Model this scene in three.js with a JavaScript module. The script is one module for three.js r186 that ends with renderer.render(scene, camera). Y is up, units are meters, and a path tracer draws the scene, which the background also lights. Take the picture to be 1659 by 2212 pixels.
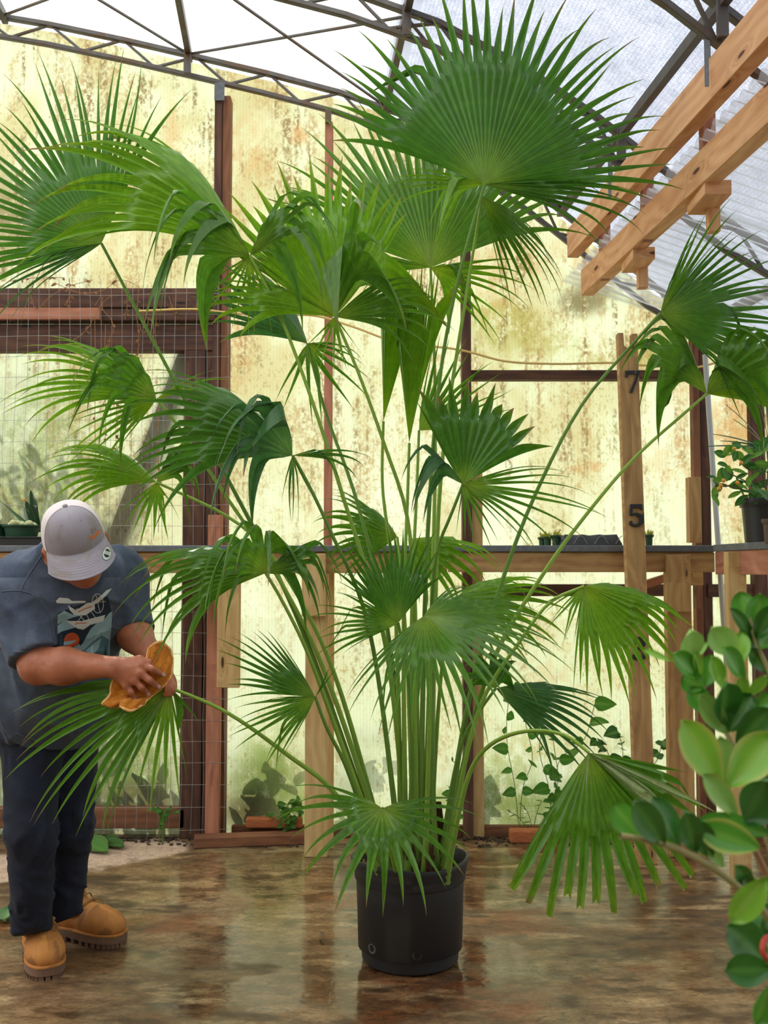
import * as THREE from 'three';
import { RoundedBoxGeometry } from 'three/addons/geometries/RoundedBoxGeometry.js';
import { mergeGeometries, mergeVertices } from 'three/addons/utils/BufferGeometryUtils.js';
import { TextGeometry } from 'three/addons/geometries/TextGeometry.js';
import { FontLoader } from 'three/addons/loaders/FontLoader.js';

// ------------------------------------------------------------------ camera, sky, sun, exposure
const scene = new THREE.Scene();
const FOCAL = 2200, CX = 829.5, CY = 1106, HORIZON = 1233, EYE = 1.27;
const PITCH = Math.atan((HORIZON - CY) / FOCAL);
const camera = new THREE.PerspectiveCamera(2 * Math.atan(CY / FOCAL) * 180 / Math.PI, 1659 / 2212, 0.05, 200);
camera.position.set(0, EYE, 0);
camera.rotation.set(PITCH, 0, 0);
camera.focus = 3.35;
camera.userData.fStop = 5.0;

scene.background = new THREE.Color().setRGB(0.93, 0.97, 1.0);
scene.backgroundIntensity = 1.5;
const sun = new THREE.DirectionalLight(new THREE.Color().setRGB(1, 0.965, 0.91), 4.6);
sun.position.set(-2.2, 9, -7.5);
sun.target.position.set(0, 0, -2.5);
sun.castShadow = true;
sun.shadow.radius = 2;
sun.shadow.mapSize.set(4096, 4096);
Object.assign(sun.shadow.camera, { left: -9, right: 9, top: 9, bottom: -9, near: 0.5, far: 30 });
scene.add(sun, sun.target);

const renderer = new THREE.WebGLRenderer();
renderer.toneMapping = THREE.LinearToneMapping;
renderer.toneMappingExposure = 1.22;
renderer.shadowMap.enabled = true;

// ------------------------------------------------------------------ helpers
const V = (x, y, z) => new THREE.Vector3(x, y, z);
const lerp = (a, b, t) => a + (b - a) * t, clamp = (x, a = 0, b = 1) => Math.min(b, Math.max(a, x));
const smooth = (a, b, x) => { const t = clamp((x - a) / (b - a)); return t * t * (3 - 2 * t); };
const CP = Math.cos(PITCH), SP = Math.sin(PITCH);
function rayOf(px, py) { const u = (px - CX) / FOCAL, v = (CY - py) / FOCAL; return V(u, v * CP + SP, v * SP - CP); }
// the point seen at a pixel of the photograph, at a distance measured along the room
function at(px, py, depth) { const r = rayOf(px, py); return r.multiplyScalar(depth / -r.z).add(V(0, EYE, 0)); }
function onFloor(px, py) { const r = rayOf(px, py); return r.multiplyScalar(EYE / -r.y).add(V(0, EYE, 0)); }
const pxm = (depth) => FOCAL / depth;               // pixels in a metre at a distance
function rng(seed) { let s = seed | 0; return () => { s = (s + 0x6d2b79f5) | 0; let t = Math.imul(s ^ (s >>> 15), 1 | s); t = (t + Math.imul(t ^ (t >>> 7), 61 | t)) ^ t; return ((t ^ (t >>> 14)) >>> 0) / 4294967296; }; }
const perm = (() => { const r = rng(77), p = new Float32Array(65536); for (let i = 0; i < 65536; i++) p[i] = r(); return p; })();
function vnoise(x, y) {
  const ix = Math.floor(x), iy = Math.floor(y); let fx = x - ix, fy = y - iy; fx = fx * fx * (3 - 2 * fx); fy = fy * fy * (3 - 2 * fy);
  const x0 = ix & 255, x1 = (ix + 1) & 255, y0 = (iy & 255) << 8, y1 = ((iy + 1) & 255) << 8;
  const a = perm[x0 | y0], b = perm[x1 | y0], c = perm[x0 | y1], d = perm[x1 | y1];
  return a + (b - a) * fx + (c - a) * fy + (a - b - c + d) * fx * fy;
}
function fbm(x, y, o = 4) { let s = 0, a = 0.5, n = 0; for (let i = 0; i < o; i++) { s += a * vnoise(x, y); n += a; a *= 0.5; x = x * 2.03 + 17.1; y = y * 2.03 + 9.7; } return s / n; }
function noise3(x, y, z) { return (vnoise(x + 31.7 * Math.floor(z), y) * (1 - (z - Math.floor(z))) + vnoise(x + 31.7 * (Math.floor(z) + 1), y) * (z - Math.floor(z))); }
const TS = 0.85;
function dataTex(w, h, fn, srgb = true) {
  w = Math.round(w * TS); h = Math.round(h * TS);
  const d = new Uint8Array(w * h * 4);
  for (let y = 0; y < h; y++) for (let x = 0; x < w; x++) {
    const c = fn((x + 0.5) / w, (y + 0.5) / h, x, y), o = (y * w + x) * 4;
    d[o] = clamp(c[0]) * 255; d[o + 1] = clamp(c[1]) * 255; d[o + 2] = clamp(c[2]) * 255; d[o + 3] = c.length > 3 ? clamp(c[3]) * 255 : 255;
  }
  const t = new THREE.DataTexture(d, w, h); t.magFilter = THREE.LinearFilter; t.minFilter = THREE.LinearFilter;
  t.wrapS = t.wrapT = THREE.RepeatWrapping; if (srgb) t.colorSpace = THREE.SRGBColorSpace; t.needsUpdate = true; return t;
}
const grey = (w, h, fn) => dataTex(w, h, (u, v, x, y) => { const g = fn(u, v, x, y); return [g, g, g]; }, false);
const mixc = (a, b, t) => [lerp(a[0], b[0], t), lerp(a[1], b[1], t), lerp(a[2], b[2], t)];
const rgb = (r, g, b) => [r / 255, g / 255, b / 255];
const mat = (o) => new THREE.MeshStandardMaterial(o);
const phys = (o) => new THREE.MeshPhysicalMaterial(o);
const taken = {};
function numbered(n) { const k = taken[n] = (taken[n] ?? -1) + 1; return k ? n + '_' + String(k).padStart(3, '0') : n; }
function mesh(name, geo, m, parent = scene) {
  const o = new THREE.Mesh(geo, m); o.castShadow = o.receiveShadow = true;
  o.name = parent === scene ? numbered(name) : name; parent.add(o); return o;
}
function tag(o, label, category, group) { o.userData.label = label; o.userData.category = category; if (group) o.userData.group = group; return o; }
function struct(o, label) { o.userData.kind = 'structure'; if (label) o.userData.label = label; return o; }
function thing(name, label, category, pos = V(0, 0, 0), group) { const o = new THREE.Group(); o.name = numbered(name); o.position.copy(pos); scene.add(o); return tag(o, label, category, group); }
// a bevelled box with uv in metres, the grain running along its longest side
let uvSeed = 0;
function boxGeo(w, h, d, r = 0.003) {
  const g = new RoundedBoxGeometry(w, h, d, 1, Math.min(r, w / 3, h / 3, d / 3)), p = g.attributes.position, n = g.attributes.normal, uv = g.attributes.uv;
  const s = [w, h, d], L = s.indexOf(Math.max(...s)), off = (uvSeed = (uvSeed + 0.377) % 7);
  for (let i = 0; i < p.count; i++) {
    const c = [p.getX(i), p.getY(i), p.getZ(i)], m = [Math.abs(n.getX(i)), Math.abs(n.getY(i)), Math.abs(n.getZ(i))], k = m.indexOf(Math.max(...m));
    const rest = [0, 1, 2].filter((a) => a !== k), v = rest.includes(L) ? L : rest[0], u = rest.find((a) => a !== v);
    uv.setXY(i, c[u] + off * 1.7 + k * 0.31, c[v] + off);
  }
  return g;
}
// a straight bar between two points; w across, t along "side"
function barGeo(a, b, w, t, side = V(0, 0, 1), r = 0.003) {
  const y = b.clone().sub(a), len = y.length(); y.normalize();
  const x = y.clone().cross(side).normalize(), z = x.clone().cross(y);
  const g = boxGeo(w, len, t, r); g.applyMatrix4(new THREE.Matrix4().makeBasis(x, y, z).setPosition(a.clone().add(b).multiplyScalar(0.5))); return g;
}
function tubeGeo(pts, r, seg = 24, rad = 6, taper = null) {
  const c = new THREE.CatmullRomCurve3(pts), g = new THREE.TubeGeometry(c, seg, 1, rad, false), p = g.attributes.position;
  const q = V(0, 0, 0);
  for (let i = 0; i <= seg; i++) { const o = c.getPointAt(i / seg), k = taper ? taper(i / seg) * r : r; for (let j = 0; j <= rad; j++) { const n = i * (rad + 1) + j; q.fromBufferAttribute(p, n).sub(o).multiplyScalar(k).add(o); p.setXYZ(n, q.x, q.y, q.z); } }
  return g;
}
// geometry moved so that its origin sits at "base"; the mesh is then placed there
function rebase(geo, base) { geo.translate(-base.x, -base.y, -base.z); return geo; }
function geoFrom(pos, idx, uv, col) {
  const g = new THREE.BufferGeometry(); g.setAttribute('position', new THREE.Float32BufferAttribute(pos, 3));
  if (uv) g.setAttribute('uv', new THREE.Float32BufferAttribute(uv, 2)); if (col) g.setAttribute('color', new THREE.Float32BufferAttribute(col, 3));
  g.setIndex(idx); g.computeVertexNormals(); return g;
}
const lin = (r, g, b) => new THREE.Color().setRGB(r, g, b);
const hex = (h) => new THREE.Color(h);
// ------------------------------------------------------------------ materials of the structure
function woodTex(light, dark, seed, knots = 3, w = 256, h = 1024, rough = 0.25) {
  const r = rng(seed), kn = []; for (let i = 0; i < knots; i++) kn.push([r(), r(), 0.012 + r() * 0.014]);
  return dataTex(w, h, (u, v) => {
    let wob = fbm(u * 2.5 + seed, v * 3, 3) * 0.6, kd = 0, dark2 = 0;
    for (const [a, b, s] of kn) { const dx = (u - a) * 0.55, dy = (v - b) * 0.55, d = Math.hypot(dx * 1.6, dy) / s; wob += 0.55 * Math.exp(-d * d * 0.35) * Math.sign(dx); dark2 = Math.max(dark2, smooth(0.75, 0.45, d)); kd = Math.max(kd, Math.exp(-d * d * 0.6) * 0.4); }
    const ring = 0.5 + 0.5 * Math.sin((u * 9 + wob * 5) * 6.283), fine = vnoise(u * 190 + seed, v * 9), pat = fbm(u * 3 + seed * 2, v * 5, 4), dirt = smooth(0.6, 0.85, fbm(u * 14, v * 14 + seed, 4));
    let t = ring * 0.35 + fine * rough + (pat - 0.5) * 0.7 + kd + dirt * 0.25;
    let c = mixc(light, dark, clamp(t)); return mixc(c, [c[0] * 0.42, c[1] * 0.34, c[2] * 0.3], dark2);
  });
}
function woodMat(light, dark, seed, knots, rough = 0.78) {
  const t = woodTex(light, dark, seed, knots); t.repeat.set(2.2, 0.9);
  return mat({ map: t, roughness: rough, bumpMap: t, bumpScale: 0.0008 });
}
const M = {};
M.darkWood = woodMat(rgb(104, 68, 50), rgb(50, 30, 24), 3, 1);
M.brownWood = woodMat(rgb(140, 92, 62), rgb(84, 50, 34), 5, 2);
M.redWood = woodMat(rgb(190, 128, 100), rgb(142, 88, 66), 7, 2);
M.pine = woodMat(rgb(214, 182, 126), rgb(176, 136, 82), 11, 2);
M.pineRough = woodMat(rgb(196, 158, 104), rgb(140, 100, 62), 13, 3);
M.fir = woodMat(rgb(230, 180, 134), rgb(190, 128, 86), 17, 3);
M.railWood = woodMat(rgb(190, 150, 96), rgb(120, 80, 48), 19, 4);
M.steel = mat({ color: lin(0.16, 0.155, 0.15), metalness: 0.75, roughness: 0.5 });
{ const t = dataTex(256, 256, (u, v) => { const n = fbm(u * 20, v * 20, 4), s = fbm(u * 5 + 9, v * 5, 3); return mixc(rgb(128, 132, 138), rgb(92, 95, 100), n * 0.7 + s * 0.5 - 0.1); }); M.galv = mat({ map: t, metalness: 0.35, roughness: 0.6 }); M.galv.map.repeat.set(4, 4); }
{ const t = dataTex(256, 512, (u, v) => { const n = fbm(u * 9, v * 30, 4), s = smooth(0.5, 0.72, fbm(u * 6 + 9, v * 6, 4)); return mixc(mixc(rgb(112, 108, 104), rgb(86, 82, 80), n), rgb(104, 78, 58), s * 0.8); }); M.truss = mat({ map: t, metalness: 0.45, roughness: 0.55 }); }
M.wire = mat({ color: lin(0.42, 0.42, 0.42), metalness: 0.7, roughness: 0.45 });

// ------------------------------------------------------------------ floor: wet brown concrete
const FX0 = -4, FZ0 = -5.3, FW = 7, FD = 7;      // metres covered by the floor's texture
function floorStains() {
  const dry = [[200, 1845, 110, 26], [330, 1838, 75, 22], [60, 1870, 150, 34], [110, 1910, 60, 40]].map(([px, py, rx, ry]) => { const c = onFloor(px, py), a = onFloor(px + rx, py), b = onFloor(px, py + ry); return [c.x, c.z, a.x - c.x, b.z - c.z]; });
  const pool = [[620, 2010, 170, 120], [1110, 1850, 150, 50], [700, 2130, 300, 70], [560, 1900, 120, 50], [870, 1900, 500, 70], [1050, 2080, 90, 70]].map(([px, py, rx, ry]) => { const c = onFloor(px, py), a = onFloor(px + rx, py), b = onFloor(px, py + ry); return [c.x, c.z, a.x - c.x, b.z - c.z]; });
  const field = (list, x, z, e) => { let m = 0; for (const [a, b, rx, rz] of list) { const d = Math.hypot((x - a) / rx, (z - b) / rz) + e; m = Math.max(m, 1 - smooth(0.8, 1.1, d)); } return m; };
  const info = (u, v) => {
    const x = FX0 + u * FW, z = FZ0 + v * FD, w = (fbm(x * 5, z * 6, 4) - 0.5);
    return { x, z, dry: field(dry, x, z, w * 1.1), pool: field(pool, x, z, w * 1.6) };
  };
  const color = dataTex(2048, 2048, (u, v) => {
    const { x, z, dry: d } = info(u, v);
    const big = fbm(x * 1.7 + 3, z * 2.2, 5), mid = fbm(x * 4 + 11, z * 11, 5), fine = fbm(x * 34, z * 60 + 5, 4), grit = vnoise(x * 210, z * 210);
    let c = mixc(rgb(158, 128, 92), rgb(86, 58, 36), smooth(0.3, 0.7, mid * 0.55 + big * 0.45));
    c = mixc(c, rgb(196, 168, 124), smooth(0.56, 0.75, mid) * 0.75);
    c = mixc(c, rgb(122, 58, 28), smooth(0.56, 0.74, fbm(x * 2.2 + 41, z * 4 + 7, 4)) * 0.55);
    c = mixc(c, rgb(112, 112, 78), smooth(0.56, 0.76, fbm(x * 1.9 + 71, z * 2.6 + 27, 4)) * 0.35);
    c = mixc(c, rgb(62, 44, 30), smooth(0.52, 0.78, fbm(x * 9 + 1, z * 18 + 2, 5)) * 0.7);
    const crackle = Math.abs(fbm(x * 7 + 5, z * 18 + 3, 4) - 0.5); c = mixc(c, rgb(50, 36, 26), smooth(0.02, 0.0, crackle) * 0.45);
    c = mixc(c, [c[0] * 0.72, c[1] * 0.7, c[2] * 0.68], fine * 0.9 - 0.15);
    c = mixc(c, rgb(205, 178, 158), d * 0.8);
    const g2 = vnoise(x * 70 + 3, z * 150), k = 0.78 + grit * 0.26 + g2 * 0.2; return [c[0] * k, c[1] * k, c[2] * k];
  });
  const rough = grey(1024, 1024, (u, v) => {
    const { x, z, dry: d, pool } = info(u, v), n = fbm(x * 3 + 19, z * 5, 4), f = fbm(x * 22, z * 40, 3);
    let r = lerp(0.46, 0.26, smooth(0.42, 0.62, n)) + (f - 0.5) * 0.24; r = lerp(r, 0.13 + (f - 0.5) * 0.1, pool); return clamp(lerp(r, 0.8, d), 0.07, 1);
  });
  const bump = grey(1024, 1024, (u, v) => { const x = u * FW, z = v * FD; return fbm(x * 6, z * 10, 4) * 0.55 + fbm(x * 60, z * 60, 2) * 0.25 + 0.2 * vnoise(x * 140, z * 140); });
  for (const t of [color, rough, bump]) t.wrapS = t.wrapT = THREE.MirroredRepeatWrapping;
  return phys({ map: color, roughnessMap: rough, roughness: 1, bumpMap: bump, bumpScale: 0.0016, clearcoat: 0.0 });
}
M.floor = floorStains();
function slab(x0, x1, z0, z1, top, thick) {
  const g = new THREE.BoxGeometry(x1 - x0, thick, z1 - z0); g.translate((x0 + x1) / 2, top - thick / 2, (z0 + z1) / 2);
  const p = g.attributes.position, uv = g.attributes.uv; for (let i = 0; i < p.count; i++) uv.setXY(i, (p.getX(i) - FX0) / FW, (p.getZ(i) - FZ0) / FD); return g;
}
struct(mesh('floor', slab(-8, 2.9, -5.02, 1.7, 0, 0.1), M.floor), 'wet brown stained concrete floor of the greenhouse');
{ const t = dataTex(512, 512, (u, v) => mixc(mixc(rgb(92, 104, 58), rgb(140, 128, 92), fbm(u * 12, v * 12, 4)), rgb(60, 76, 38), smooth(0.5, 0.7, fbm(u * 30 + 5, v * 30, 4)))); t.repeat.set(6, 6);
  const g = new THREE.BoxGeometry(50, 0.2, 40); g.translate(0, -0.22, -10); struct(mesh('ground', g, mat({ map: t, roughness: 1 })), 'grassy ground outside the greenhouse'); }

// ------------------------------------------------------------------ arched greenhouse shell
const WALLZ = -5.0, AX = 0.098;                    // the house runs towards (-AX, 0, -1)
const archPts = [[0, 50], [400, 132], [830, 246], [1030, 345], [1210, 470], [1420, 640], [1660, 780]].map(([x, y]) => { const p = at(x, y, 5); return [p.x, p.y]; });
archPts.unshift([-2.9, archPts[0][1] + 0.1]);
for (const [x, y] of archPts.slice(1, 7).map(([x, y]) => [-5.8 - x, y])) archPts.unshift([x, y]);
archPts.unshift([-7.6, 1.9]); archPts.push([2.25, 2.0]);
const archCurve = new THREE.CatmullRomCurve3(archPts.map(([x, y]) => V(x, y, 0)), false, 'centripetal');
const archList = archCurve.getSpacedPoints(120);
function archY(x) { for (let i = 0; i < 120; i++) { const a = archList[i], b = archList[i + 1]; if (x >= a.x && x <= b.x) return lerp(a.y, b.y, (x - a.x) / (b.x - a.x)); } return x < 0 ? 1.9 : 2.0; }
const shiftX = (z) => (z - WALLZ) * AX;             // the house is a little askew to the camera

function wallTex() {
  // stains, the low and door ones partly painted shade of outside plants: [px, py, rx, ry, strength, kind] in the photograph's frame, on the end wall
  const W0 = at(-60, 1233, 5).x, W1 = at(1760, 1233, 5).x, H1 = 4.2;
  const toU = (px, py) => { const p = at(px, py, 5); return [p.x, p.y]; };
  const spots = [
    [20, 470, 70, 130, 0.9, 'mold'], [90, 600, 110, 40, 0.35, 'mold'], [375, 330, 22, 170, 0.55, 'rust'], [430, 400, 60, 160, 0.35, 'rust'], [270, 430, 90, 150, 0.3, 'rust'],
    [540, 330, 60, 110, 0.6, 'rust'], [645, 290, 22, 25, 0.8, 'rust'], [700, 450, 50, 120, 0.25, 'mold'], [520, 760, 40, 130, 0.45, 'rust'], [600, 720, 60, 60, 0.3, 'rust'],
    [1245, 650, 70, 38, 1, 'mold'], [1290, 620, 60, 25, 0.7, 'mold'], [1110, 700, 95, 45, 0.8, 'moss'], [1180, 745, 110, 30, 0.6, 'moss'], [1060, 720, 60, 70, 0.5, 'moss'], [1430, 755, 90, 40, 0.9, 'moss'], [1480, 700, 50, 60, 0.9, 'mold'], [1300, 775, 100, 20, 0.5, 'moss'],
    [1250, 560, 200, 60, 0.45, 'rust'], [1060, 600, 60, 120, 0.35, 'rust'], [1480, 900, 40, 130, 0.4, 'rust'], [1440, 1000, 60, 110, 0.35, 'rust'], [1265, 1010, 45, 12, 0.6, 'rust'], [1580, 900, 60, 90, 0.7, 'rust'], [1600, 1050, 60, 120, 0.5, 'rust'],
    [1250, 1420, 200, 110, 0.3, 'rust'], [1420, 1330, 120, 90, 0.35, 'rust'], [1600, 1300, 90, 120, 0.5, 'moss'],
    [1150, 1620, 160, 70, 0.45, 'moss'], [1090, 1720, 110, 80, 0.8, 'algaeShade'], [1230, 1740, 130, 60, 0.85, 'algaeShade'], [1400, 1700, 120, 100, 0.5, 'algaeShade'],
    [575, 1690, 95, 90, 1, 'algaeShade'], [540, 1760, 60, 50, 1, 'mold'], [600, 1600, 60, 60, 0.4, 'algaeShade'], [640, 1760, 60, 40, 0.8, 'algaeShade'], [790, 1760, 60, 40, 0.5, 'algaeShade'], [960, 1740, 50, 50, 0.6, 'algaeShade'],
    [300, 1660, 130, 110, 1, 'algaeShade'], [330, 1740, 120, 60, 0.9, 'mold'], [250, 1500, 60, 120, 0.5, 'algaeShade'], [90, 960, 110, 180, 0.55, 'algaeShade'], [60, 1120, 130, 90, 0.4, 'moss'], [185, 900, 30, 150, 0.5, 'rust'], [140, 1040, 60, 120, 0.4, 'algaeShade'],
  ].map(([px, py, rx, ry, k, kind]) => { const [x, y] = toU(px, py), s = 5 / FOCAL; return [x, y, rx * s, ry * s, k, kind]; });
  const cols = { mold: rgb(108, 98, 62), rust: rgb(188, 140, 84), moss: rgb(150, 142, 66), algaeShade: rgb(124, 142, 66) };
  const t = dataTex(1400, 1400, (u, v) => {
    const x = lerp(W0, W1, u), y = v * H1;
    const streak = fbm(x * 22, y * 1.1, 4), fine = fbm(x * 60 + 3, y * 9, 3), big = fbm(x * 1.3 + 7, y * 1.3, 4), patch = fbm(x * 3.2 + 21, y * 2.1, 5), rib = 0.5 + 0.5 * Math.sin(x * 6.283 / 0.016);
    const mot = fbm(x * 5 + 1, y * 4 + 3, 5), high = smooth(1.0, 2.6, y + (patch - 0.5) * 1.6);
    const gr = vnoise(x * 95 + 7, y * 60) * 0.5 + vnoise(x * 210, y * 150) * 0.5, run = fbm(x * 48 + 5, y * 2.2, 5), blot = fbm(x * 11 + 3, y * 6, 5);
    let c = mixc(rgb(218, 224, 200), rgb(196, 205, 160), big * 0.9);
    c = mixc(c, rgb(184, 174, 122), smooth(0.42, 0.66, patch * 0.55 + mot * 0.45) * (0.3 + 0.5 * high));
    c = mixc(c, rgb(168, 142, 96), smooth(0.46, 0.68, streak * 0.5 + blot * 0.5) * smooth(0.25, 0.7, gr) * (0.3 + 0.55 * high));
    c = mixc(c, rgb(112, 92, 58), smooth(0.52, 0.68, run) * smooth(0.4, 0.6, blot) * smooth(0.3, 0.75, gr) * (0.3 + 0.6 * high));
    const speck = smooth(0.62, 0.78, gr) * smooth(0.4, 0.62, mot); c = mixc(c, rgb(150, 132, 76), speck * 0.5);
    const gn = vnoise(x * 240, y * 200); c = mixc(c, rgb(206, 196, 140), gn * 0.16);
    const e = (fbm(x * 6, y * 5, 4) - 0.5) * 1.5, e2 = fbm(x * 26, y * 20, 4);
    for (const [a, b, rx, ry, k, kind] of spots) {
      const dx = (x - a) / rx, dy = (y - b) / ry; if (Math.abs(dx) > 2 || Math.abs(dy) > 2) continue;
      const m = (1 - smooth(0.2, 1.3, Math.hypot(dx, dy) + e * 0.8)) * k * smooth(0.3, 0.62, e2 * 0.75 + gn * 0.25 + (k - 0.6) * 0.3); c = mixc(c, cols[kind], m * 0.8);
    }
    const crackle = Math.abs(fbm(x * 9 + 2, y * 6 + 8, 4) - 0.5); c = mixc(c, rgb(170, 128, 78), smooth(0.008, 0, crackle) * 0.35);
    const k = 0.965 + rib * 0.035; return [c[0] * k, c[1] * k, c[2] * k];
  });
  t.wrapS = t.wrapT = THREE.MirroredRepeatWrapping;
  return { t, W0, W1, H1 };
}
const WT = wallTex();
const ribs = grey(512, 8, (u) => 0.5 + 0.5 * Math.sin(u * 6.283 * 32));
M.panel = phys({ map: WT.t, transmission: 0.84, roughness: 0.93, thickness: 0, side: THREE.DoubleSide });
// the end wall: one sheet of fibreglass per bay, between the studs, under the arch
function panelGeo(x0, x1, y0, y1, z = WALLZ, thick = 0.004) {
  const n = 12, pos = [], uv = [], idx = [];
  for (const s of [0, 1]) for (let i = 0; i <= n; i++) for (const k of [0, 1]) {
    const x = lerp(x0, x1, i / n), top = Math.min(y1, archY(x) + 0.0), y = k ? top : y0;
    pos.push(x, y, z - s * thick); uv.push((x - WT.W0) / (WT.W1 - WT.W0), y / WT.H1);
  }
  const q = (a, b, c, d) => idx.push(a, b, c, b, d, c), o = (n + 1) * 2;
  for (let i = 0; i < n; i++) { const a = i * 2; q(a, a + 2, a + 1, a + 3); }
  return geoFrom(pos.slice(0, o * 3), idx, uv.slice(0, o * 2));
}
const wallBack = struct(new THREE.Group(), 'stained translucent fibreglass end wall'); wallBack.name = 'wall_back'; scene.add(wallBack);
const bays = [[-7.6, -3.4], [-3.4, -0.82], [-0.82, -0.27], [-0.27, 0.4], [0.4, 1.52], [1.52, 2.25]];
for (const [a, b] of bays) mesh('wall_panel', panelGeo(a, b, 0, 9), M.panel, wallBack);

// roof film and side walls
{ const t = dataTex(1024, 1024, (u, v) => { // bubble film: mottled, a grid of small bubbles
    const bx = (u * 90) % 1 - 0.5, by = (v * 90 + (Math.floor(u * 90) & 1) * 0.5) % 1 - 0.5, b = smooth(0.5, 0.3, Math.hypot(bx, by)), n = fbm(u * 30, v * 30, 4), m = fbm(u * 7 + 3, v * 7, 4), s = vnoise(u * 260, v * 260);
    const k = clamp(0.55 + 0.3 * n + 0.2 * m + (b - 0.5) * 0.18 + (s - 0.5) * 0.3 - 0.08); return mixc(rgb(100, 106, 122), rgb(190, 193, 204), k); });
  t.repeat.set(1 / 1.4, 1 / 1.4); M.film = phys({ map: t, transmission: 0.82, roughness: 0.9, thickness: 0, side: THREE.DoubleSide, bumpMap: t, bumpScale: 0.002 });
  const w = dataTex(512, 512, (u, v) => { const n = fbm(u * 14, v * 14, 4), s = smooth(0.6, 0.75, fbm(u * 5 + 2, v * 5, 4)); return mixc(mixc(rgb(255, 255, 253), rgb(240, 242, 244), n), rgb(226, 222, 214), s * 0.4); });
  M.whiteFilm = phys({ map: w, transmission: 0.92, roughness: 0.8, thickness: 0, side: THREE.DoubleSide });
}
function shellGeo(i0, i1, z0, z1, lift = 0.035) {
  const pos = [], uv = [], idx = [], nz = 10; let s = 0;
  for (let i = i0; i <= i1; i++) {
    const p = archList[i], q = archList[Math.min(i + 1, 120)], o = archList[Math.max(i - 1, 0)], nx = -(q.y - o.y), ny = q.x - o.x, l = Math.hypot(nx, ny);
    if (i > i0) s += p.distanceTo(o);
    for (let k = 0; k <= nz; k++) { const z = lerp(z0, z1, k / nz); pos.push(p.x + nx / l * lift + shiftX(z), p.y + ny / l * lift, z); uv.push(s, z); }
  }
  for (let i = 0; i < i1 - i0; i++) for (let k = 0; k < nz; k++) { const a = i * (nz + 1) + k, b = a + nz + 1; idx.push(a, a + 1, b, b, a + 1, b + 1); }
  return geoFrom(pos, idx, uv);
}
const ceil = struct(new THREE.Group(), 'translucent film roof of the greenhouse'); ceil.name = 'ceiling'; scene.add(ceil);
let split = archList.findIndex((p) => p.x > 0.0), split2 = split;
mesh('roof_sheet', shellGeo(0, split, -5.01, 1.6), M.whiteFilm, ceil);
mesh('roof_sheet', shellGeo(split - 1, 120, -5.01, 1.6, 0.045), M.film, ceil);
function sideWall(name, x, top) { const z0 = -5.1, z1 = 1.6, pos = [x, 0, z0, x + shiftX(z1) - shiftX(z0), 0, z1, x, top, z0, x + shiftX(z1) - shiftX(z0), top, z1]; struct(mesh(name, geoFrom(pos, [0, 1, 2, 1, 3, 2], [0, 0, 9, 0, 0, 2, 9, 2]), M.whiteFilm), 'translucent plastic side of the greenhouse'); }
sideWall('wall_left', -7.6, 1.95); sideWall('wall_right', 2.27, 2.04);
{ const pos = [], idx = [], uv = []; archList.forEach((p, i) => { pos.push(p.x + shiftX(1.6), 0, 1.6, p.x + shiftX(1.6), p.y + 0.04, 1.6); uv.push(p.x, 0, p.x, p.y); if (i) { const a = i * 2; idx.push(a - 2, a, a - 1, a - 1, a, a + 1); } }); struct(mesh('added_wall_front', geoFrom(pos, idx, uv), mat({ color: lin(0.2, 0.17, 0.12), roughness: 0.9, side: THREE.DoubleSide })), 'added dark end wall behind the camera, out of view, to cut front light'); }  // invented wall out of view, dark and close to dim the front light

// ------------------------------------------------------------------ steel arch trusses, purlins, braces
function archOffset(i, off) { const p = archList[i], q = archList[Math.min(i + 1, 120)], o = archList[Math.max(i - 1, 0)], nx = -(q.y - o.y), ny = q.x - o.x, l = Math.hypot(nx, ny); return V(p.x + nx / l * off, p.y + ny / l * off, 0); }
function chordGeo(off, z, w, t) {
  const parts = []; for (let i = 24; i < 120; i += 4) { const a = archOffset(i, off), b = archOffset(Math.min(i + 4, 120), off); a.z = b.z = z; a.x += shiftX(z); b.x += shiftX(z); const e = b.clone().sub(a).normalize().multiplyScalar(0.004); parts.push(barGeo(a.sub(e), b.add(e), w, t, V(0, 0, 1), 0.004)); }
  return mergeGeometries(parts);
}
function truss(z, label) {
  const t = thing('roof_truss', label, 'truss', V(0, 0, 0), 'steel roof trusses');
  const G = 0.1;
  mesh('top_chord', chordGeo(0, z, 0.024, 0.034), M.truss, t); mesh('bottom_chord', chordGeo(-G, z, 0.022, 0.03), M.truss, t);
  for (let i = 24, k = 0; i + 2 <= 120; i += 2, k++) { const a = archOffset(i, k & 1 ? -G : 0), b = archOffset(i + 2, k & 1 ? 0 : -G); a.z = b.z = z; a.x += shiftX(z); b.x += shiftX(z); mesh('web_bar', barGeo(a, b, 0.012, 0.014, V(0, 0, 1), 0.002), M.truss, t); }
  return t;
}
truss(-4.93, 'steel lattice arch truss along the top of the stained end wall'); truss(-4.05, 'steel lattice arch truss one bay in front of the end wall'); truss(-3.1, 'steel lattice arch truss overhead at the upper right corner');
const roofPt = (x0, z, off = 0) => V(x0 + shiftX(z), archY(x0) + off, z);
const PUR = [-2.85, -1.9, -0.976, 0.0, 0.865, 1.6];
const PURN = ['purlin bar along the ridge out of view', 'steel purlin bar at the top left corner', 'steel purlin bar meeting the end truss above the left wooden post', 'steel purlin bar in the middle behind the tallest palm leaves', 'steel purlin bar beside the upper wooden beam', 'steel purlin bar above the corrugated sheets'];
PUR.forEach((x, i) => { if (i) tag(mesh('purlin', barGeo(roofPt(x, -4.95, -0.005), roofPt(x, 1.5, -0.005), 0.03, 0.045, V(0, 1, 0)), M.truss), PURN[i], 'purlin', 'steel purlins'); });
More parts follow.
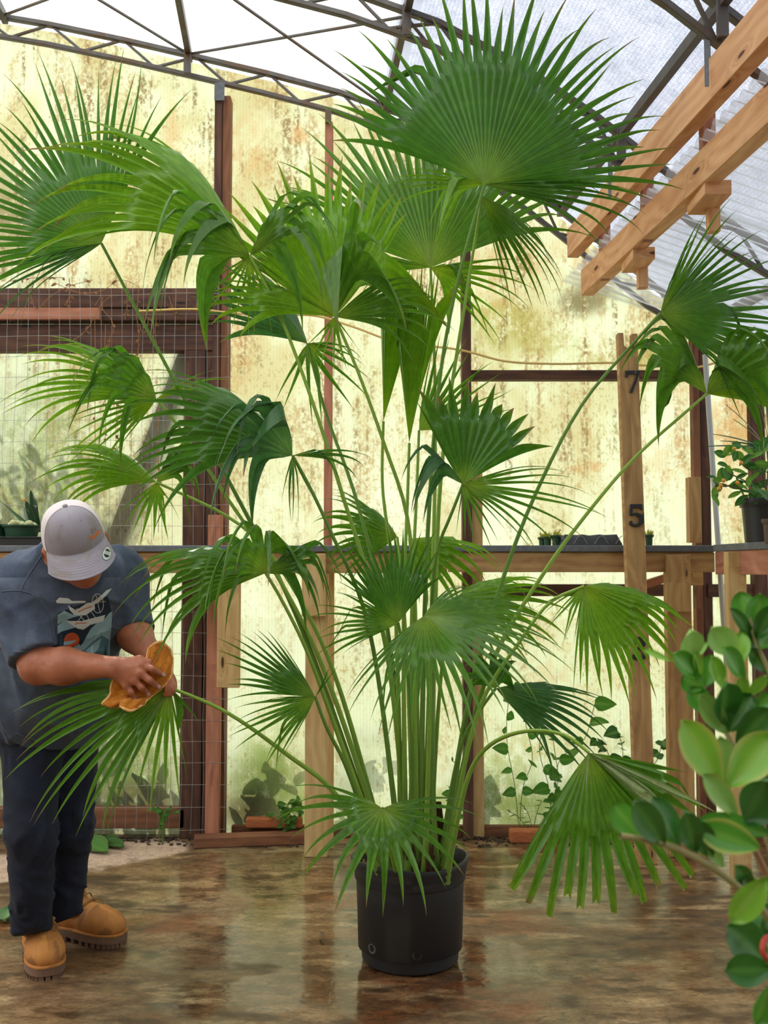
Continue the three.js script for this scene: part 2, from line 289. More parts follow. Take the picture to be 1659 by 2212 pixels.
// gusset plates hang where purlins meet the trusses
const braceSpots = [[-0.976, -4.9, 0.0, -4.08, 'from the left purlin to the next truss'], [0.0, -4.9, -0.976, -4.08, 'from the middle purlin back to the next truss'], [-1.9, -4.9, -0.976, -4.08, 'above the top left fan leaf'], [-0.976, -4.9, -1.9, -4.08, 'crossing above the top left fan leaf'], [0.0, -4.9, 0.865, -4.08, 'behind the tallest fan leaf'], [0.865, -4.9, 0.0, -4.08, 'crossing behind the tallest fan leaf']];
for (const [x0, z0, x1, z1, w] of braceSpots) tag(mesh('brace_rod', barGeo(roofPt(x0, z0, -0.01), roofPt(x1, z1, -0.01), 0.012, 0.012, V(0, 1, 0), 0.003), M.truss), 'thin steel brace rod ' + w, 'rod', 'roof brace rods');
for (const [x, z] of [[-0.976, -4.9], [0, -4.05], [0.865, -4.05], [0.865, -3.1]]) { const p = roofPt(x, z, -0.06); const g = boxGeo(0.035, 0.13, 0.02, 0.003); g.translate(p.x, p.y, p.z + 0.03); tag(mesh('bracket', g, M.truss), ['grey bracket on the end truss under the left purlin', 'grey bracket behind the tallest palm leaf', 'grey bracket beside the upper wooden beam', 'grey bracket at the top right corner'][[-4.9, -4.05, -4.05, -3.1].indexOf(z) + (x > 0.5 && z < -4 ? 1 : 0)], 'bracket', 'truss brackets'); }

// ------------------------------------------------------------------ wooden beams and corrugated sheets at the upper right
const along = (p, z) => V(p.x + AX * (z - p.z), p.y, z);
function beam(name, label, px, py, d, w, h, z1, m) { const a = at(px, py, d), b = along(a, z1), o = mesh(name, barGeo(a, b, w, h, V(0, 1, 0), 0.004), m); return tag(o, label, 'beam'); }
beam('wooden_beam', 'long pale wooden beam hung from the steel trusses, the upper of two', 1237, 527, 4.7, 0.055, 0.135, 1.5, M.fir);
beam('wooden_beam', 'long pale wooden beam carrying the corrugated sheets, the lower of two', 1268, 612, 4.72, 0.06, 0.12, 1.5, M.fir);
{ // hangers between the two beams and blocks under the lower one
  const A = at(1237, 527, 4.7), B = at(1268, 612, 4.72);
  const hang = [[-4.45, 'short wooden hanger at the far end of the beams'], [-3.92, 'short wooden hanger in the middle of the beams'], [-3.35, 'short wooden hanger nearest the camera between the beams']];
  for (const [z, l] of hang) { const a = along(A, z), b = along(B, z); const g = boxGeo(0.045, a.y - b.y + 0.12, 0.045); g.translate((a.x + b.x) / 2 + 0.035, (a.y + b.y) / 2, z); tag(mesh('wooden_hanger', g, M.redWood), l, 'wood block', 'beam hangers'); }
  const blk = [[-4.12, 'wooden cleat under the lower beam, farther one'], [-3.42, 'wooden cleat under the lower beam, nearer one']];
  for (const [z, l] of blk) { const t = thing('wooden_cleat', l, 'wood block', along(B, z).add(V(0.03, -0.075, 0)), 'cleats under the lower beam'); mesh('block', boxGeo(0.09, 0.05, 0.2), M.fir, t); const g = boxGeo(0.04, 0.11, 0.04); g.translate(0.03, -0.05, -0.05); mesh('peg', g, M.fir, t); }
  for (const [z, l] of [[-4.05, 'small steel strap on the upper beam at the second truss'], [-3.1, 'small steel strap on the upper beam at the top right corner']]) { const a = along(A, z); const g = boxGeo(0.02, 0.16, 0.004); g.rotateY(-0.6); g.translate(a.x - 0.03, a.y + 0.06, z); tag(mesh('steel_strap', g, M.galv), l, 'strap', 'beam straps'); }
  // corrugated sheets, each its own
  M.corr = phys({ color: lin(0.93, 0.95, 0.95), transmission: 0.86, roughness: 0.5, thickness: 0, side: THREE.DoubleSide });
  const sheetW = 0.66, wave = 0.066;
  for (let k = 0, z = -4.99; z < -2.3; z += sheetW - wave, k++) {
    const n = Math.round(sheetW / wave) * 8, pos = [], uv = [], idx = [], m = 6;
    for (let i = 0; i <= n; i++) for (let j = 0; j <= m; j++) { const zz = z + i / n * sheetW, s = j / m, b = along(B, zz); pos.push(b.x - 0.045 + s * 1.22, b.y + 0.085 - s * 0.42 - 0.03 * s * s + Math.sin(i / 8 * 6.283) * 0.011 + (k & 1) * 0.004, zz); uv.push(zz, s); }
    for (let i = 0; i < n; i++) for (let j = 0; j < m; j++) { const a = i * (m + 1) + j, b = a + m + 1; idx.push(a, a + 1, b, b, a + 1, b + 1); }
    tag(mesh('corrugated_sheet', geoFrom(pos, idx, uv), M.corr), ['farthest clear corrugated roofing sheet against the end wall', 'second clear corrugated roofing sheet from the end wall', 'third clear corrugated roofing sheet from the end wall', 'fourth clear corrugated roofing sheet from the end wall', 'fifth clear corrugated roofing sheet from the end wall'][k] ?? 'clear corrugated roofing sheet nearest the camera, out of the frame', 'roofing sheet', 'clear corrugated sheets');
  }
}
// ------------------------------------------------------------------ studs, rails and door frame of the end wall
function pxBox(x0, y0, x1, y1, d, thick, r = 0.004) {   // a box whose front face fills a pixel rectangle at a distance
  const a = at(x0, y0, d), b = at(x1, y1, d), w = Math.abs(b.x - a.x), h = Math.abs(a.y - b.y), g = boxGeo(w, h, thick, r);
  g.translate((a.x + b.x) / 2, (a.y + b.y) / 2, -d - thick / 2); return g;
}
function toFloor(x0, y0, x1, d, thick, r = 0.004) {     // the same, reaching down to the floor
  const a = at(x0, y0, d), b = at(x1, y0, d), w = b.x - a.x, g = boxGeo(w, a.y, thick, r); g.translate((a.x + b.x) / 2, a.y / 2, -d - thick / 2); return g;
}
const W = (name, geo, m, label, cat, group) => tag(mesh(name, geo, m), label, cat, group);
{
  const wb = wallBack, P = (n, g, m) => mesh(n, g, m, wb);
  P('stud', toFloor(464, 192, 480, 4.9, 0.09), M.darkWood); P('stud', toFloor(481, 206, 498, 4.91, 0.08), M.brownWood);
  P('stud', toFloor(702, 262, 719, 4.92, 0.07), M.redWood); P('stud', toFloor(996, 350, 1016, 4.9, 0.09), M.darkWood); P('stud', toFloor(1494, 700, 1509, 4.93, 0.06), M.brownWood); P('stud', toFloor(1509, 700, 1529, 4.95, 0.04), M.darkWood);
  P('stud', toFloor(1620, 800, 1650, 4.93, 0.06), M.darkWood); P('stud', toFloor(1016, 1000, 1042, 4.94, 0.05), M.pine);
  { const g = boxGeo(0.05, 0.09, 0.004); const p = at(474, 198, 4.885); g.translate(p.x, p.y, p.z); P('bracket', g, M.galv); const q = at(709, 252, 4.9), h = boxGeo(0.03, 0.07, 0.02); h.translate(q.x, q.y, q.z); P('bracket', h, M.truss); }
  P('rail', pxBox(1016, 799, 1494, 819, 4.92, 0.07), M.darkWood); P('rail', pxBox(1016, 1262, 1494, 1288, 4.94, 0.05), M.darkWood); P('rail', pxBox(1529, 1262, 1640, 1290, 4.94, 0.05), M.darkWood);
  P('rail', pxBox(-1500, 622, 464, 664, 4.9, 0.08), M.darkWood); P('rail', pxBox(-1500, 668, 464, 692, 4.88, 0.08), M.darkWood); P('rail', pxBox(-1500, 700, 464, 757, 4.91, 0.08), M.darkWood);
  P('rail', pxBox(-200, 664, 216, 690, 4.86, 0.02), M.redWood);
  P('stud', toFloor(398, 757, 444, 4.91, 0.08), M.darkWood); P('stud', toFloor(446, 757, 462, 4.92, 0.07), M.darkWood);
  P('sill', pxBox(-1500, 1748, 398, 1790, 4.91, 0.08), M.brownWood);
  P('plate', (() => { const a = at(500, 1770, 4.95), g = boxGeo(2.6, 0.05, 0.04); g.translate(a.x + 1.3, 0.025, -4.97); return g; })(), M.brownWood);
  // a brace board nailed to the outside of the door, a shade through the sheet
  P('brace', barGeo(at(412, 748, 5.02).setZ(-5.03), at(232, 1215, 5.02).setZ(-5.03), 0.12, 0.03, V(0, 0, 1)), M.darkWood);
  P('stud', toFloor(449, 1112, 479, 4.84, 0.05), M.redWood);
}
// ------------------------------------------------------------------ welded wire mesh in front of the door
{
  const t = thing('wire_mesh', 'galvanised welded wire fencing stretched across the dark framed door', 'wire mesh', V(0, 0, 0)), R = rng(5);
  const z = -4.845, x0 = at(-90, 1233, 4.845).x, x1 = at(500, 1233, 4.845).x, y1 = at(0, 612, 4.845).y, wob = (x, y) => 0.004 * Math.sin(x * 7 + y * 3) + 0.003 * Math.sin(y * 11 - x * 5);
  for (let x = x0; x <= x1; x += 0.0508) { const pts = []; for (let k = 0; k <= 10; k++) { const y = lerp(0.04, y1 + R() * 0.03 * (k === 10), k / 10); pts.push(V(x + wob(x, y) * 0.9, y, z + wob(y, x) * 1.5)); } mesh('wire', tubeGeo(pts, 0.00095, 20, 4), M.wire, t); }
  for (let y = 0.06; y <= y1; y += 0.1016) { const pts = []; for (let k = 0; k <= 10; k++) { const x = lerp(x0, x1, k / 10); pts.push(V(x, y + wob(x, y) * 0.9, z + wob(y, x) * 1.5 + 0.002)); } mesh('wire', tubeGeo(pts, 0.00095, 20, 4), M.wire, t); }
}
// ------------------------------------------------------------------ yellow cable along the wall
{ const pts = [[300, 672, 4.83], [420, 668, 4.83], [500, 676, 4.86], [600, 681, 4.88], [680, 682, 4.88], [760, 705, 4.88], [860, 740, 4.88], [970, 752, 4.88], [1020, 762, 4.88], [1090, 780, 4.88], [1200, 786, 4.89], [1330, 784, 4.89], [1400, 790, 4.89], [1500, 794, 4.88], [1560, 780, 4.88]].map(([x, y, d]) => at(x, y, d));
  W('yellow_cable', tubeGeo(pts, 0.0055, 120, 8), mat({ color: lin(0.72, 0.5, 0.16), roughness: 0.5 }), 'yellow extension cable draped along the stained end wall', 'cable'); }
{ const a = at(1523, 766, 4.72), b = at(1574, 1500, 4.72); b.copy(a.clone().add(b.clone().sub(a).multiplyScalar(a.y / (a.y - b.y)))); W('plastic_pipe', tubeGeo([a, a.clone().lerp(b, 0.5), b], 0.0125, 12, 14), mat({ color: lin(0.5, 0.52, 0.54), roughness: 0.4 }), 'grey plastic pipe leaning upright behind the right bench corner', 'pipe'); }

// ------------------------------------------------------------------ potting bench along the end wall
{
  const t = thing('potting_bench', 'long wooden potting bench with a galvanised metal edge along the end wall', 'bench', V(0, 0, 0)), P = (n, g, m) => mesh(n, g, m, t);
  const ty = at(0, 1182, 4.6).y;
  const deckW = at(1546, 1182, 4.6).x - at(-1500, 1182, 4.6).x, x0 = at(-1500, 1182, 4.6).x;
  for (let k = 0; k < 2; k++) { const g = boxGeo(deckW - 0.01, 0.02, 0.085); g.translate(x0 + deckW / 2, ty - 0.014, -4.655 - k * 0.092); P('deck_board', g, M.railWood); }
  P('metal_edge', pxBox(-1500, 1178, 1546, 1192, 4.585, 0.02, 0.004), M.galv);
  P('apron_board', pxBox(-1500, 1193, 966, 1238, 4.6, 0.04), M.railWood); P('apron_board', pxBox(968, 1193, 1545, 1236, 4.6, 0.04), M.pineRough);
  P('cleat', pxBox(652, 1196, 703, 1332, 4.56, 0.035), M.pine); P('leg', toFloor(660, 1239, 709, 4.6, 0.042), M.pine);
  P('cleat', pxBox(470, 1240, 517, 1486, 4.63, 0.036), M.pine); P('cleat', pxBox(1442, 1198, 1494, 1322, 4.55, 0.045), M.pineRough); P('leg', toFloor(1440, 1236, 1493, 4.6, 0.06), M.pineRough);
  P('leg', pxBox(1488, 1030, 1517, 1172, 4.8, 0.06), M.pineRough); P('leg', pxBox(1488, 1236, 1520, 1265, 4.8, 0.06), M.pineRough);
  P('brace', barGeo(at(1395, 1262, 4.75), at(1450, 1245, 4.66), 0.035, 0.05), M.redWood);
  P('leg', toFloor(709, 1195, 722, 4.74, 0.03), M.pine);
}
{ // the bench along the right side, its corner towards the end wall
  const t = thing('side_bench', 'wooden side bench with grey metal edge at the right, carrying the potted citrus', 'bench', V(0, 0, 0)), P = (n, g, m) => mesh(n, g, m, t);
  const c = at(1545, 1184, 4.5), f = along(c, -3.2), up = V(0, 1, 0);
  P('metal_edge', barGeo(c, f, 0.02, 0.03, up), M.galv);
  const low = V(0.012, -0.066, 0); P('apron_board', barGeo(c.clone().add(low), f.clone().add(low), 0.03, 0.1, up), M.redWood);
  for (let k = 0; k < 5; k++) { const o = V(0.06 + k * 0.105, -0.004, 0); P('deck_board', barGeo(c.clone().add(o), f.clone().add(o), 0.098, 0.02, up), M.railWood); }
  P('apron_board', (() => { const g = boxGeo(0.55, 0.1, 0.03); g.translate(c.x + 0.3, c.y - 0.066, -4.49); return g; })(), M.railWood);
  const l = along(c, -4.28); for (const [z, dx] of [[-4.28, -0.012], [-3.3, 0], [-4.28, 0.5]]) { const p = along(c, z), h = p.y - 0.02, g = boxGeo(0.075, h, 0.06); g.translate(p.x + dx, h / 2, z); P('leg', g, M.pine); }
}
// ------------------------------------------------------------------ measuring post with figures
{
  const font = await new FontLoader().loadAsync('fonts/droid/droid_serif_bold.typeface.json');
  const a = at(1356, 722, 4.5), b = at(1390, 1640, 4.5), dir = b.clone().sub(a).multiplyScalar(a.y / (a.y - b.y)), foot = a.clone().add(dir);
  const t = thing('measuring_post', 'wooden measuring post with forked top and black figures 7, 5 and 3', 'post', foot), L = a.distanceTo(foot), wd = 0.083, th = 0.045;
  const s = new THREE.Shape(); s.moveTo(-wd / 2, 0); s.lineTo(wd / 2, 0); s.lineTo(wd / 2, L); s.lineTo(wd / 2 - 0.02, L); s.lineTo(wd / 2 - 0.022, L - 0.05); s.quadraticCurveTo(0, L - 0.075, -wd / 2 + 0.022, L - 0.05); s.lineTo(-wd / 2 + 0.02, L + 0.005); s.lineTo(-wd / 2, L + 0.005); s.closePath();
  const g = new THREE.ExtrudeGeometry(s, { depth: th, bevelEnabled: true, bevelThickness: 0.002, bevelSize: 0.002, bevelSegments: 1 }); g.translate(0, 0, -th);
  const lean = new THREE.Group(); const rot = Math.atan2(-(a.x - foot.x), a.y - foot.y); g.rotateZ(rot); mesh('post_board', g, M.pineRough, t);
  const black = mat({ color: lin(0.012, 0.012, 0.014), roughness: 0.35 });
  for (const [d, px, py] of [['7', 1368, 848], ['5', 1375, 1137], ['3', 1382, 1425]]) {
    const q = at(px, py, 4.495).sub(foot), tg = new TextGeometry(d, { font, size: 0.098, depth: 0.006, curveSegments: 8, bevelEnabled: true, bevelThickness: 0.001, bevelSize: 0.001, bevelSegments: 1 });
    tg.computeBoundingBox(); const w = tg.boundingBox.max.x + tg.boundingBox.min.x; tg.translate(-w / 2, 0, 0); tg.rotateZ(rot); tg.translate(q.x, q.y, q.z - 0.0); const o = mesh('figure', tg, black, t); o.userData.label = 'black metal figure ' + d;
  }
}
// the loose board and brick lying along the wall
W('loose_board', barGeo(at(420, 1797, 4.78).setY(0.024), at(668, 1785, 4.86).setY(0.024), 0.09, 0.045, V(0, 1, 0)), M.brownWood, 'reddish wooden board lying on the floor below the end wall', 'board');
{ const c = at(1153, 1768, 4.85), g = new RoundedBoxGeometry(0.23, 0.06, 0.07, 3, 0.012); const t = dataTex(128, 128, (u, v) => mixc(rgb(196, 118, 70), rgb(148, 82, 48), fbm(u * 10, v * 10, 4))); g.translate(c.x, 0.03, -4.86); W('terracotta_brick', g, mat({ map: t, roughness: 0.9 }), 'orange terracotta brick on the floor under the climbing vine', 'brick'); 
  const c2 = at(590, 1772, 4.88), g2 = new RoundedBoxGeometry(0.27, 0.05, 0.05, 3, 0.012); g2.translate(c2.x, 0.075, -4.925); W('terracotta_brick', g2, mat({ map: t, roughness: 0.9 }), 'pale brown brick against the mossy sheet behind the loose board', 'brick'); }
// ------------------------------------------------------------------ the potted fan palm
{ const t = dataTex(128, 512, (u, v) => { const vein = 0.5 + 0.5 * Math.sin(u * 6.283 * 7 + fbm(u * 4, v * 2, 2) * 2), n = fbm(u * 30, v * 6, 3), b = fbm(u * 2 + 4, v * 9, 3); const k = 0.82 + 0.12 * vein * 0.6 + (n - 0.5) * 0.16 + (b - 0.5) * 0.22; const sp = smooth(0.8, 0.86, vnoise(u * 14 + 3, v * 90)); return [k * (1 - sp * 0.1), k, k * (0.95 - sp * 0.2)]; });
  M.leaf = phys({ map: t, vertexColors: true, transmission: 0.46, roughness: 0.96, thickness: 0, specularIntensity: 0.2, clearcoat: 1, clearcoatRoughness: 0.27, side: THREE.DoubleSide });
  M.petiole = phys({ vertexColors: true, roughness: 0.6, specularIntensity: 0.4, clearcoat: 0.2, clearcoatRoughness: 0.4 }); }
const TONES = { // reflectance at the hasp, over the blade, and at the tip
  mid: [[0.28, 0.46, 0.04], [0.13, 0.345, 0.018], [0.24, 0.42, 0.02]], deep: [[0.23, 0.41, 0.04], [0.085, 0.27, 0.02], [0.17, 0.35, 0.02]], blue: [[0.16, 0.34, 0.08], [0.075, 0.24, 0.06], [0.13, 0.3, 0.045]],
  lime: [[0.35, 0.56, 0.025], [0.22, 0.49, 0.014], [0.36, 0.54, 0.02]], pale: [[0.36, 0.5, 0.16], [0.48, 0.6, 0.28], [0.42, 0.52, 0.2]] };
const DEG = Math.PI / 180;
function fanBlade(o) {
  const { H, A, N, n, s0, s1, R, fuse = 0.5, g0 = 0.15, g1 = 0.7, fall = 0.3, cup = 0, seed = 1, pleat = 0.4, cut = 0, broken = 0.12, tone = 'mid', brown = 0.3, wide = 1, wild = 0.5, fold = 0, lat = 0.22, ragged = 0.16 } = o;
  const rand = rng(seed * 91 + 7), B = A.clone().cross(N).normalize(), T = TONES[tone], K = 18, Y = V(0, -1, 0);
  const dphi = (s1 - s0) / n, len = (ph) => R * (1 - fall * Math.pow(Math.abs(ph - (s0 + s1) / 2) / ((s1 - s0) / 2), 2));
  const cf = Math.cos(fold * DEG), sf = Math.sin(fold * DEG);
  const dir0 = (ph) => A.clone().multiplyScalar(Math.cos(ph)).addScaledVector(B, Math.sin(ph) * cf).addScaledVector(N, cup * (1 - Math.cos(ph)) - sf * Math.abs(Math.sin(ph)) * smooth(0, 0.5, Math.abs(ph))).normalize();
  const run = (ph, L, extra, f, kink, side = 0) => { // points along one rib
    const sv = dir0(ph + 0.01).sub(dir0(ph - 0.01)).normalize(), d = dir0(ph), p = H.clone(), out = [p.clone()], ds = 1 / K;
    for (let i = 0; i < K; i++) { const s = (i + 0.5) * ds; let k = g0 * smooth(0.05, 0.5, s); if (extra !== null) { k += extra * (smooth(f, 1, s) * 1.8 + smooth(0.78, 1, s) * 1.6) + (kink && s > kink && s < kink + 0.13 ? 11 : 0); d.addScaledVector(sv, side * ds * (s > f ? 1 : 0)); } d.addScaledVector(Y, k * ds).normalize(); p.addScaledVector(d, L * ds); out.push(p.clone()); }
    return out;
  };
  const sample = (pts, s) => { const x = clamp(s, 0, 1) * K, i = Math.min(K - 1, Math.floor(x)); return pts[i].clone().lerp(pts[i + 1], x - i); };
  const edgeF = []; for (let i = 0; i <= n; i++) edgeF.push(clamp(fuse + (rand() - 0.5) * 0.16, 0.05, 0.97)); edgeF[0] = edgeF[n] = 0.12;
  const edges = []; for (let i = 0; i <= n; i++) { const ph = s0 + dphi * i; edges.push(run(ph, len(ph), null, fuse)); }
  const pos = [], uv = [], col = [], idx = [], c = V(0, 0, 0);
  for (let i = 0; i < n; i++) {
    const ph = s0 + dphi * (i + 0.5), L = len(ph) * (1 - ragged + rand() * ragged * 1.5), f = Math.min(edgeF[i], edgeF[i + 1]), ex = g1 * (1 - wild + wild * 2 * rand()), kink = rand() < broken ? f + 0.02 + rand() * 0.18 : 0;
    const Cn = run(ph, L, ex, f, kink, (rand() + rand() - 1) * lat * 2), end = cut ? cut + (rand() - 0.5) * 0.05 : 1, tint = 0.9 + rand() * 0.2, hasBrown = rand() < brown ? 0.03 + rand() * 0.07 : rand() * 0.015;
    const fl = edgeF[i], fr = edgeF[i + 1], hl = sample(edges[i], fl).sub(sample(Cn, fl)), hr = sample(edges[i + 1], fr).sub(sample(Cn, fr)), twist = (rand() - 0.5) * 1.3;
    const base = pos.length / 3;
    for (let j = 0; j <= K; j++) {
      const s = j / K * end, C = sample(Cn, s), tp = (x) => cut ? 1 - 0.3 * x * x : Math.pow(1 - Math.pow(x, 0.95), 0.92) * (1 + (wide - 1) * smooth(0, 0.3, x));
      const tan = sample(Cn, Math.min(1, s + 0.03)).sub(sample(Cn, Math.max(0, s - 0.03))).normalize();
      const side = (h, fe) => { const x = clamp((s - fe) / (1 - fe)); const v = h.clone().multiplyScalar(Math.max(0.02, tp(x))); return v.applyAxisAngle(tan, twist * x * x); };
      let Lp = s < fl ? sample(edges[i], s) : C.clone().add(side(hl, fl)), Rp = s < fr ? sample(edges[i + 1], s) : C.clone().add(side(hr, fr));
      const wv = Rp.clone().sub(Lp), w = wv.length(), nn = tan.clone().cross(wv).normalize(); if (nn.dot(N) < 0 && s < f) nn.negate();
      const mid = Lp.clone().add(Rp).multiplyScalar(0.5).lerp(C, s < f ? 0 : 0.5).addScaledVector(nn, w * pleat);
      const t = T, k1 = smooth(0.28, 0.04, s), k2 = smooth(0.7, 1, s);
      let r = lerp(lerp(t[1][0], t[0][0], k1), t[2][0], k2) * tint, g = lerp(lerp(t[1][1], t[0][1], k1), t[2][1], k2) * tint, b = lerp(lerp(t[1][2], t[0][2], k1), t[2][2], k2) * tint;
      const br = smooth(1 - hasBrown * 1.3, 1 - hasBrown * 0.9, s); r = lerp(r, 0.42, br); g = lerp(g, 0.27, br); b = lerp(b, 0.12, br);
      for (const [q, u] of [[Lp, 0], [mid, 0.5], [mid, 0.5], [Rp, 1]]) { pos.push(q.x, q.y, q.z); uv.push(u + i * 0.37, s * 2); col.push(r, g, b); }
      if (j) { const a = base + (j - 1) * 4, e = base + j * 4; for (const m of [0, 2]) idx.push(a + m, a + m + 1, e + m, e + m, a + m + 1, e + m + 1); }
    }
  }
  return geoFrom(pos, idx, uv, col);
}
function frame(alpha, tau, rho) {
  const a = alpha * DEG, t = tau * DEG, A = V(Math.sin(a) * Math.cos(t), Math.cos(a) * Math.cos(t), Math.sin(t)), Z = V(0, 0, 1), N = Z.addScaledVector(A, -Z.dot(A)).normalize();
  N.applyAxisAngle(A, rho * DEG); return { A, N };
}
function petioleGeo(pts, r0, r1, tone) {
  const g = tubeGeo(pts, 1, 30, 7, (t) => lerp(r0, r1, Math.pow(t, 0.6)) * (1 + 0.9 * Math.pow(1 - t, 14))), n = g.attributes.position.count, col = new Float32Array(n * 3), rand = rng(Math.round(pts[0].x * 9999));
  const c0 = [0.18, 0.3, 0.05], c1 = tone === 'deep' || tone === 'blue' ? [0.12, 0.25, 0.035] : [0.24, 0.4, 0.05], rad = 8;
  for (let i = 0; i < n; i++) { const t = Math.floor(i / rad) / 30, k = smooth(0, 0.35, t) * 0.9, e = (vnoise(t * 40 + pts[0].x * 77, i % rad) - 0.5) * 0.05; for (let c = 0; c < 3; c++) col[i * 3 + c] = Math.max(0.01, lerp(c0[c], c1[c], k) * (1 + e * 4)); }
  g.setAttribute('color', new THREE.BufferAttribute(col, 3)); return g;
}
const POT = onFloor(886, 2072); const potBase = POT.clone();
const palm = thing('potted_fan_palm', 'very tall fan palm with many pleated leaves in a black nursery pot', 'palm', potBase);
{ // pot
  const bl = dataTex(256, 256, (u, v) => { const n = fbm(u * 9, v * 9, 4), s = smooth(0.6, 0.72, fbm(u * 5 + 3, v * 14, 4)); return mixc(mixc(rgb(40, 41, 43), rgb(28, 28, 30), n), rgb(74, 73, 70), s * 0.35); });
  M.blackPot = mat({ map: bl, roughness: 0.52 });
  const h = 0.335, prof = [[0, 0.004], [0.15, 0.004], [0.158, 0.012], [0.176, h - 0.075], [0.178, h - 0.07], [0.181, h - 0.068], [0.182, h - 0.045], [0.186, h - 0.04], [0.187, h - 0.02], [0.191, h - 0.016], [0.192, h], [0.188, h + 0.003], [0.183, h], [0.18, h - 0.03], [0.176, h - 0.06], [0.17, 0.05], [0, 0.05]].map(([a, b]) => new THREE.Vector2(a, b));
  const g = new THREE.LatheGeometry(prof, 72), p = g.attributes.position; // slight dents
  for (let i = 0; i < p.count; i++) { const x = p.getX(i), y = p.getY(i), z = p.getZ(i), a = Math.atan2(z, x), k = 1 + 0.012 * Math.sin(a * 2 + 0.7) * (y / h) + 0.012 * (vnoise(a * 2 + 9, y * 14) - 0.5); p.setXYZ(i, x * k, y + 0.005 * Math.sin(a * 3 + 1) * smooth(h - 0.05, h, y), z * k); }
  g.computeVertexNormals(); const pot = mesh('pot', g, M.blackPot, palm); pot.userData.label = 'black plastic nursery pot';
  for (const [px, py] of [[797, 2038], [895, 2050], [979, 2034]]) { const a = Math.atan2(1, (px - 886) / 95 * 1.15) , r = 0.1652; const c = V(Math.cos(a) * r, 0.075, Math.sin(a) * r); const tg = new THREE.TorusGeometry(0.0135, 0.0055, 8, 20), dk = new THREE.SphereGeometry(0.0115, 12, 8); for (const q of [tg, dk]) { if (q === dk) q.scale(1, 1, 0.25); q.rotateY(Math.PI / 2 - a); q.translate(c.x, c.y, c.z); } mesh('drain_hole', tg, mat({ color: lin(0.09, 0.088, 0.085), roughness: 0.7 }), pot); mesh('drain_plug', dk, mat({ color: lin(0.05, 0.035, 0.02), roughness: 1 }), pot); }
  const soilT = dataTex(256, 256, (u, v) => mixc(rgb(70, 48, 32), rgb(30, 20, 14), fbm(u * 30, v * 30, 3))); const sg = new THREE.CircleGeometry(0.176, 48, 0, 6.2832); sg.rotateX(-Math.PI / 2); sg.translate(0, h - 0.045, 0); mesh('soil', sg, mat({ map: soilT, roughness: 1 }), palm);
  const R = rng(31), bits = [], q = new THREE.Matrix4(); for (let i = 0; i < 160; i++) { const a = R() * 6.283, r = Math.sqrt(R()) * 0.165, b = new THREE.BoxGeometry(0.012 + R() * 0.022, 0.003, 0.005 + R() * 0.006); b.rotateZ((R() - 0.5) * 0.7); b.rotateY(R() * 6.283); b.translate(Math.cos(a) * r, h - 0.041 + R() * 0.008, Math.sin(a) * r); bits.push(b); }
  const mulch = mesh('bark_mulch', mergeGeometries(bits), mat({ color: lin(0.16, 0.085, 0.045), roughness: 1 }), palm); mulch.userData.kind = 'stuff';
}
